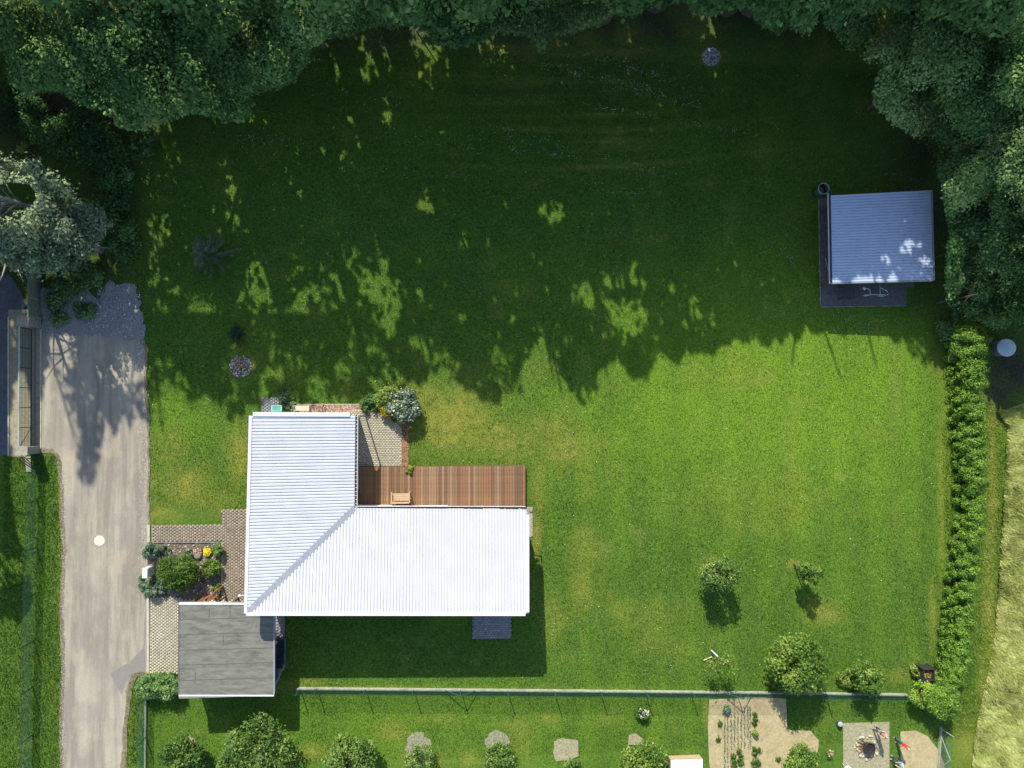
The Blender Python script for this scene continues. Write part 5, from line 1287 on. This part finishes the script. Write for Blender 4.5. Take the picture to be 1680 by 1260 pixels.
for a in (.8,2.3,3.9,5.5): MB().tube([(.18*math.cos(a),.18*math.sin(a),.43),(.24*math.cos(a),.24*math.sin(a),0)], .016, 5).build('leg', MW, t)
# stones: flower bed, gravel, ash circles
def stones(name, lab, cat, fn, n, smin, smax, m, kind='stuff'):
    rng = np.random.default_rng(n); V = []; Fc = []
    base = np.array([[1,0,0],[.3,.95,0],[-.8,.6,0],[-.8,-.6,0],[.3,-.95,0],[.1,.05,.75]])
    fb = np.array([[0,1,5],[1,2,5],[2,3,5],[3,4,5],[4,0,5]]); k = 0
    for i in range(n):
        p = fn(rng)
        if p is None: continue
        s_ = rng.uniform(smin, smax); a = rng.uniform(0, 6.28); c_, s2 = math.cos(a), math.sin(a)
        B = base * [s_, s_*rng.uniform(.6,1), s_*rng.uniform(.5,1)]
        V.append(np.stack([p.x + B[:,0]*c_ - B[:,1]*s2, p.y + B[:,0]*s2 + B[:,1]*c_, B[:,2]+.012], 1)); Fc.append(fb + 6*k); k += 1
    o = rawmesh(name, np.concatenate(V), np.concatenate(Fc), m, tone=np.repeat(rng.random(k), 6)); tag(o, lab, cat, kind=kind)
    return o
M_st1 = leafmat('stone_mix', [(0,(.10,.085,.07)),(.5,(.26,.22,.18)),(1,(.52,.48,.42))], 0, .9, .2)
M_st2 = leafmat('stone_pink', [(0,(.12,.075,.05)),(.5,(.28,.17,.115)),(1,(.60,.44,.34))], 0, .9, .2)
M_st3 = leafmat('ash_stone', [(0,(.16,.16,.17)),(.5,(.34,.34,.36)),(1,(.60,.60,.62))], 0, .9, .2)
def rect(x0,y0,x1,y1): return lambda r: P(r.uniform(x0,x1), r.uniform(y0,y1))
def disc(x,y,q,inner=0): 
    def f(r):
        a = r.uniform(0,6.28); d = q*math.sqrt(r.uniform(inner,1)); return P(x+d*math.cos(a), y+d*math.sin(a))
    return f
stones('bed_stones', 'mixed stones scattered over the soil of the flower bed', 'stones', rect(243,890,363,976), 900, .02, .075, M_st1)
stones('gravel', 'pinkish gravel in the strip north of the white roof', 'gravel', rect(486,664,600,680), 2600, .02, .05, M_st2)
stones('bark_chips', 'reddish bark chips between patio and lawn', 'bark', rect(658,690,670,767), 900, .02, .06, leafmat('chip_brown', [(0,(.10,.05,.03)),(.5,(.23,.12,.065)),(1,(.42,.25,.15))], 0, .9, .2))
def inq(poly, box):
    def f(r):
        x, y = r.uniform(box[0],box[2]), r.uniform(box[1],box[3]); return P(x,y) if inpoly(poly,np.array([x]),np.array([y]))[0] and vnoise(x/14,y/14) > .3 else None
    return f
stones('loose_gravel', 'loose grey stones on the rough gravel at the head of the driveway', 'gravel', inq([(85,478),(150,472),(175,470),(228,460),(238,560),(236,640),(222,560),(190,552),(150,548),(140,520)], (60,455,242,640)), 5200, .015, .055, M_st3)
stones('ash_bed', 'grey ash-coloured round patch of stones in the shaded upper lawn', 'stones', disc(1167,93,15), 420, .03, .08, M_st3)
stones('ash_bed', 'whitish ring of pebbles around the pink blossoms in the shaded lawn', 'stones', disc(395,601,18,.2), 260, .02, .06, M_st3)
stones('verge_gravel', 'fine loose grit along both edges of the driveway', 'gravel', lambda r: P(*( (r.normal(103,2.5), r.uniform(770,1260)) if r.random() < .5 else (r.normal(236,5), r.uniform(640,980)) )), 3500, .012, .035, M_st1)
o = MB().lathe([(.26,0),(.28,.12),(.2,.2),(.06,.22)], n=9).build('boulder', mat('boulder_grey', (.25,.23,.20), (.15,.14,.12), 5, .9, .6, 20), None); o.location = P(325,911); tag(o, 'grey boulder with rusty streaks in the middle of the flower bed', 'stone')
o = MB().lathe([(.22,0),(.24,.08),(.15,.14),(.05,.15)], n=8).build('boulder', MATS['boulder_grey'], None); o.location = P(871,838); o.scale = (.6,.6,.6); tag(o, 'pale corner stone at the outer end of the deck', 'stone')

# ================================================================== PEOPLE
def skin_obj(verts, radii, edges, root, name, m, sub=1):
    me = bpy.data.meshes.new(name); me.from_pydata(verts, edges, []); o = bpy.data.objects.new(name, me); COL.objects.link(o)
    md = o.modifiers.new('s', 'SKIN'); o.modifiers.new('u', 'SUBSURF').levels = sub
    sv = me.skin_vertices[0].data
    for i, r in enumerate(radii): sv[i].radius = (r, r) if not isinstance(r, tuple) else r; sv[i].use_root = (i == root)
    dg = bpy.context.evaluated_depsgraph_get(); ev = o.evaluated_get(dg); nm = bpy.data.meshes.new_from_object(ev)
    bpy.data.objects.remove(o); bpy.data.meshes.remove(me); nm.name = name; nm.materials.clear(); nm.materials.append(m)
    nm.polygons.foreach_set('use_smooth', np.ones(len(nm.polygons), bool)); return nm
M_skin = mat('skin', (.52,.32,.23), (.47,.28,.20), 3, .55)
def person(lab, base_px, face, hgt, shirt, trousers, hair, pose):
    b = P(*base_px); t = empty('person', (b.x,b.y,0), lab, 'person', rz=face)      # faces +y before rotation
    lean = pose.get('lean', 0); k = hgt/1.75
    v = []; r = []; e = []
    def add(p, rad, par=None):
        v.append(Vector(p)*k); r.append((rad[0]*k, rad[1]*k) if isinstance(rad, tuple) else rad*k)
        if par is not None: e.append((par, len(v)-1))
        return len(v)-1
    bend = lambda x, y, z: (x, y + lean*max(0, z-.95), z - .18*lean*max(0, z-.95))
    pel = add(bend(0,0,.97), (.15,.10)); 
    wa = add(bend(0,0,1.12), (.13,.095), pel); ch = add(bend(0,.0,1.33), (.155,.11), wa); nk0 = add(bend(0,-.01,1.46), .07, ch); nk = add(bend(0,.0,1.53), .052, nk0)
    hd = add(bend(0,.02,1.62), (.078,.092), nk); tp = add(bend(0,.015,1.70), (.066,.08), hd); ns = add(bend(0,.115,1.615), .014, hd)
    for s_, ph in ((-1, pose.get('l', 0)), (1, pose.get('r', 0))):
        hip = add((s_*.09,0,.90), .085, pel); kn = add((s_*.11,.12*ph+.015,.50), .055, hip); an = add((s_*.12,.22*ph-.01,.09), .036, kn)
        ft = add((s_*.13,.22*ph+.10,.035), .035, an); add((s_*.135,.22*ph+.19,.03), .026, ft)
        sh = add(bend(s_*.175,0,1.41), .058, ch); q = pose['arms'][0 if s_ < 0 else 1]
        el = add(bend(s_*.175 + q[0][0], q[0][1], q[0][2]), .040, sh); wr = add(bend(s_*.175 + q[1][0], q[1][1], q[1][2]), .026, el)
        d = (v[wr]-v[el]).normalized()/1; side = Vector((0,0,1)).cross(d); side = side.normalized() if side.length > .1 else Vector((1,0,0))
        pm = add((v[wr] + d*.05*k)/k, (.030,.018), wr); up = d.cross(side)
        for fi, (o_, L_) in enumerate(((-.028,.070),(-.010,.082),(.010,.076),(.027,.060))):
            f1 = add((v[pm] + side*o_*k + d*.035*k)/k, .0085, pm); add((v[f1] + d*L_*.7*k - up*.02*k)/k, .0075, f1)
        th = add((v[wr] + side*-.035*k + d*.03*k)/k, .010, wr); add((v[th] + (d*.04 - side*.015)*k)/k, .008, th)
    nm = skin_obj([tuple(x) for x in v], r, e, 0, 'body', M_skin, 1); o = bpy.data.objects.new('body', nm); link(o, t)
    co = np.array([x.co[:] for x in nm.vertices]); no = np.array([x.normal[:] for x in nm.vertices])
    Vh = np.array([x for x in v])
    near = np.argmin(((co[:,None,:]-Vh[None])**2).sum(2), 1)
    legs = set(); arms_ = set(); trunk_ = {pel, wa, ch, nk0}; feet = set()
    # indices per limb block
    blk = 8; per = (len(v)-8)//2
    for s2 in range(2):
        o_ = 8 + s2*per; legs |= {o_, o_+1, o_+2}; feet |= {o_+3, o_+4}; arms_ |= {o_+5, o_+6} if pose.get('sleeve', 'short') == 'long' else {o_+5}
    def cloth(nm_, keep, off, mt, zmin=None, zmax=None):
        kv = np.array([x in keep for x in near])
        if zmin is not None: kv &= co[:,2] > zmin*k
        if zmax is not None: kv &= co[:,2] < zmax*k
        fs = [list(p.vertices) for p in nm.polygons if sum(kv[i] for i in p.vertices) >= 2]
        used = sorted({i for f in fs for i in f}); mp = {a_: b_ for b_, a_ in enumerate(used)}
        if not fs: return
        rawmesh(nm_, co[used] + no[used]*off, [[mp[i] for i in f] for f in fs], mt, parent=t, smooth=True)
    cloth('shirt', trunk_ | arms_, .014*k, shirt, zmin=.93)
    cloth('trousers', legs | {pel}, .012*k, trousers, zmin=.08, zmax=1.02)
    cloth('shoes', feet, .010*k, mat('shoe_leather', (.30,.26,.22), None, 5, .6))
    hv = near == tp; hv |= (near == hd) & (co[:,1] < v[hd][1] - .02*k)
    fs = [list(p.vertices) for p in nm.polygons if sum(hv[i] for i in p.vertices) >= 2]
    used = sorted({i for f in fs for i in f}); mp = {a_: b_ for b_, a_ in enumerate(used)}
    if fs: rawmesh('hair', co[used] + no[used]*.014*k, [[mp[i] for i in f] for f in fs], hair, parent=t, smooth=True)
    for s_ in (-1, 1):
        p = v[hd] + Vector((s_*.032, .078, .022))*k; MB().lathe([(.002,-.010),(.010,-.004),(.010,.004),(.002,.010)], (0,0), 8).build('eye', mat('eye_dark', (.03,.02,.02), None, 5, .3), t).location = p
        p = v[hd] + Vector((s_*.083, .0, .0))*k; MB().box((-.010,-.018,-.03),(.010,.014,.03)).build('ear', M_skin, t, bevel=.006).location = p
    p = v[hd] + Vector((0, .092, -.045))*k; MB().box((-.022,-.006,-.005),(.022,.004,.005)).build('mouth', mat('lips', (.40,.16,.13), None, 5, .5), t).location = p
    return t
def fab(n, c): return mat(n, c, tuple(x*.8 for x in c), 14, .9, .2, 60)
A_down = (((-.03,.02,1.14),(-.02,.08,.92)),((.03,.02,1.14),(.02,.08,.92)))
A_fwd = (((-.02,.10,1.18),(.05,.30,1.10)),((.02,.10,1.18),(-.05,.30,1.10)))
A_out = (((-.10,.05,1.18),(-.18,.20,1.05)),((.04,.10,1.16),(.02,.28,1.15)))
person('person in tan shirt and dark blue jeans standing beside the fire pit', (1435,1194), math.radians(60), 1.78, fab('cloth_tan',(.42,.27,.20)), fab('denim_dark',(.035,.055,.10)), mat('hair_light', (.62,.60,.56), (.4,.35,.3), 9, .8), dict(lean=.12, arms=A_fwd, l=.4, r=-.2))
person('person in bright red top and blue jeans walking right of the terrace', (1469,1211), math.radians(150), 1.70, fab('cloth_red',(.75,.030,.022)), fab('denim_blue',(.045,.085,.14)), mat('hair_blond', (.60,.38,.24), (.5,.3,.18), 9, .8), dict(lean=.05, arms=A_out, l=.5, r=-.5, sleeve='long'))
person('person in light blue shirt at the bottom edge with arms reaching out', (1464,1243), math.radians(80), 1.68, fab('cloth_lightblue',(.30,.45,.65)), fab('denim_dark2',(.05,.06,.09)), mat('hair_fair', (.62,.50,.32), (.5,.38,.22), 9, .8), dict(lean=.2, arms=A_fwd, l=.2, r=0))
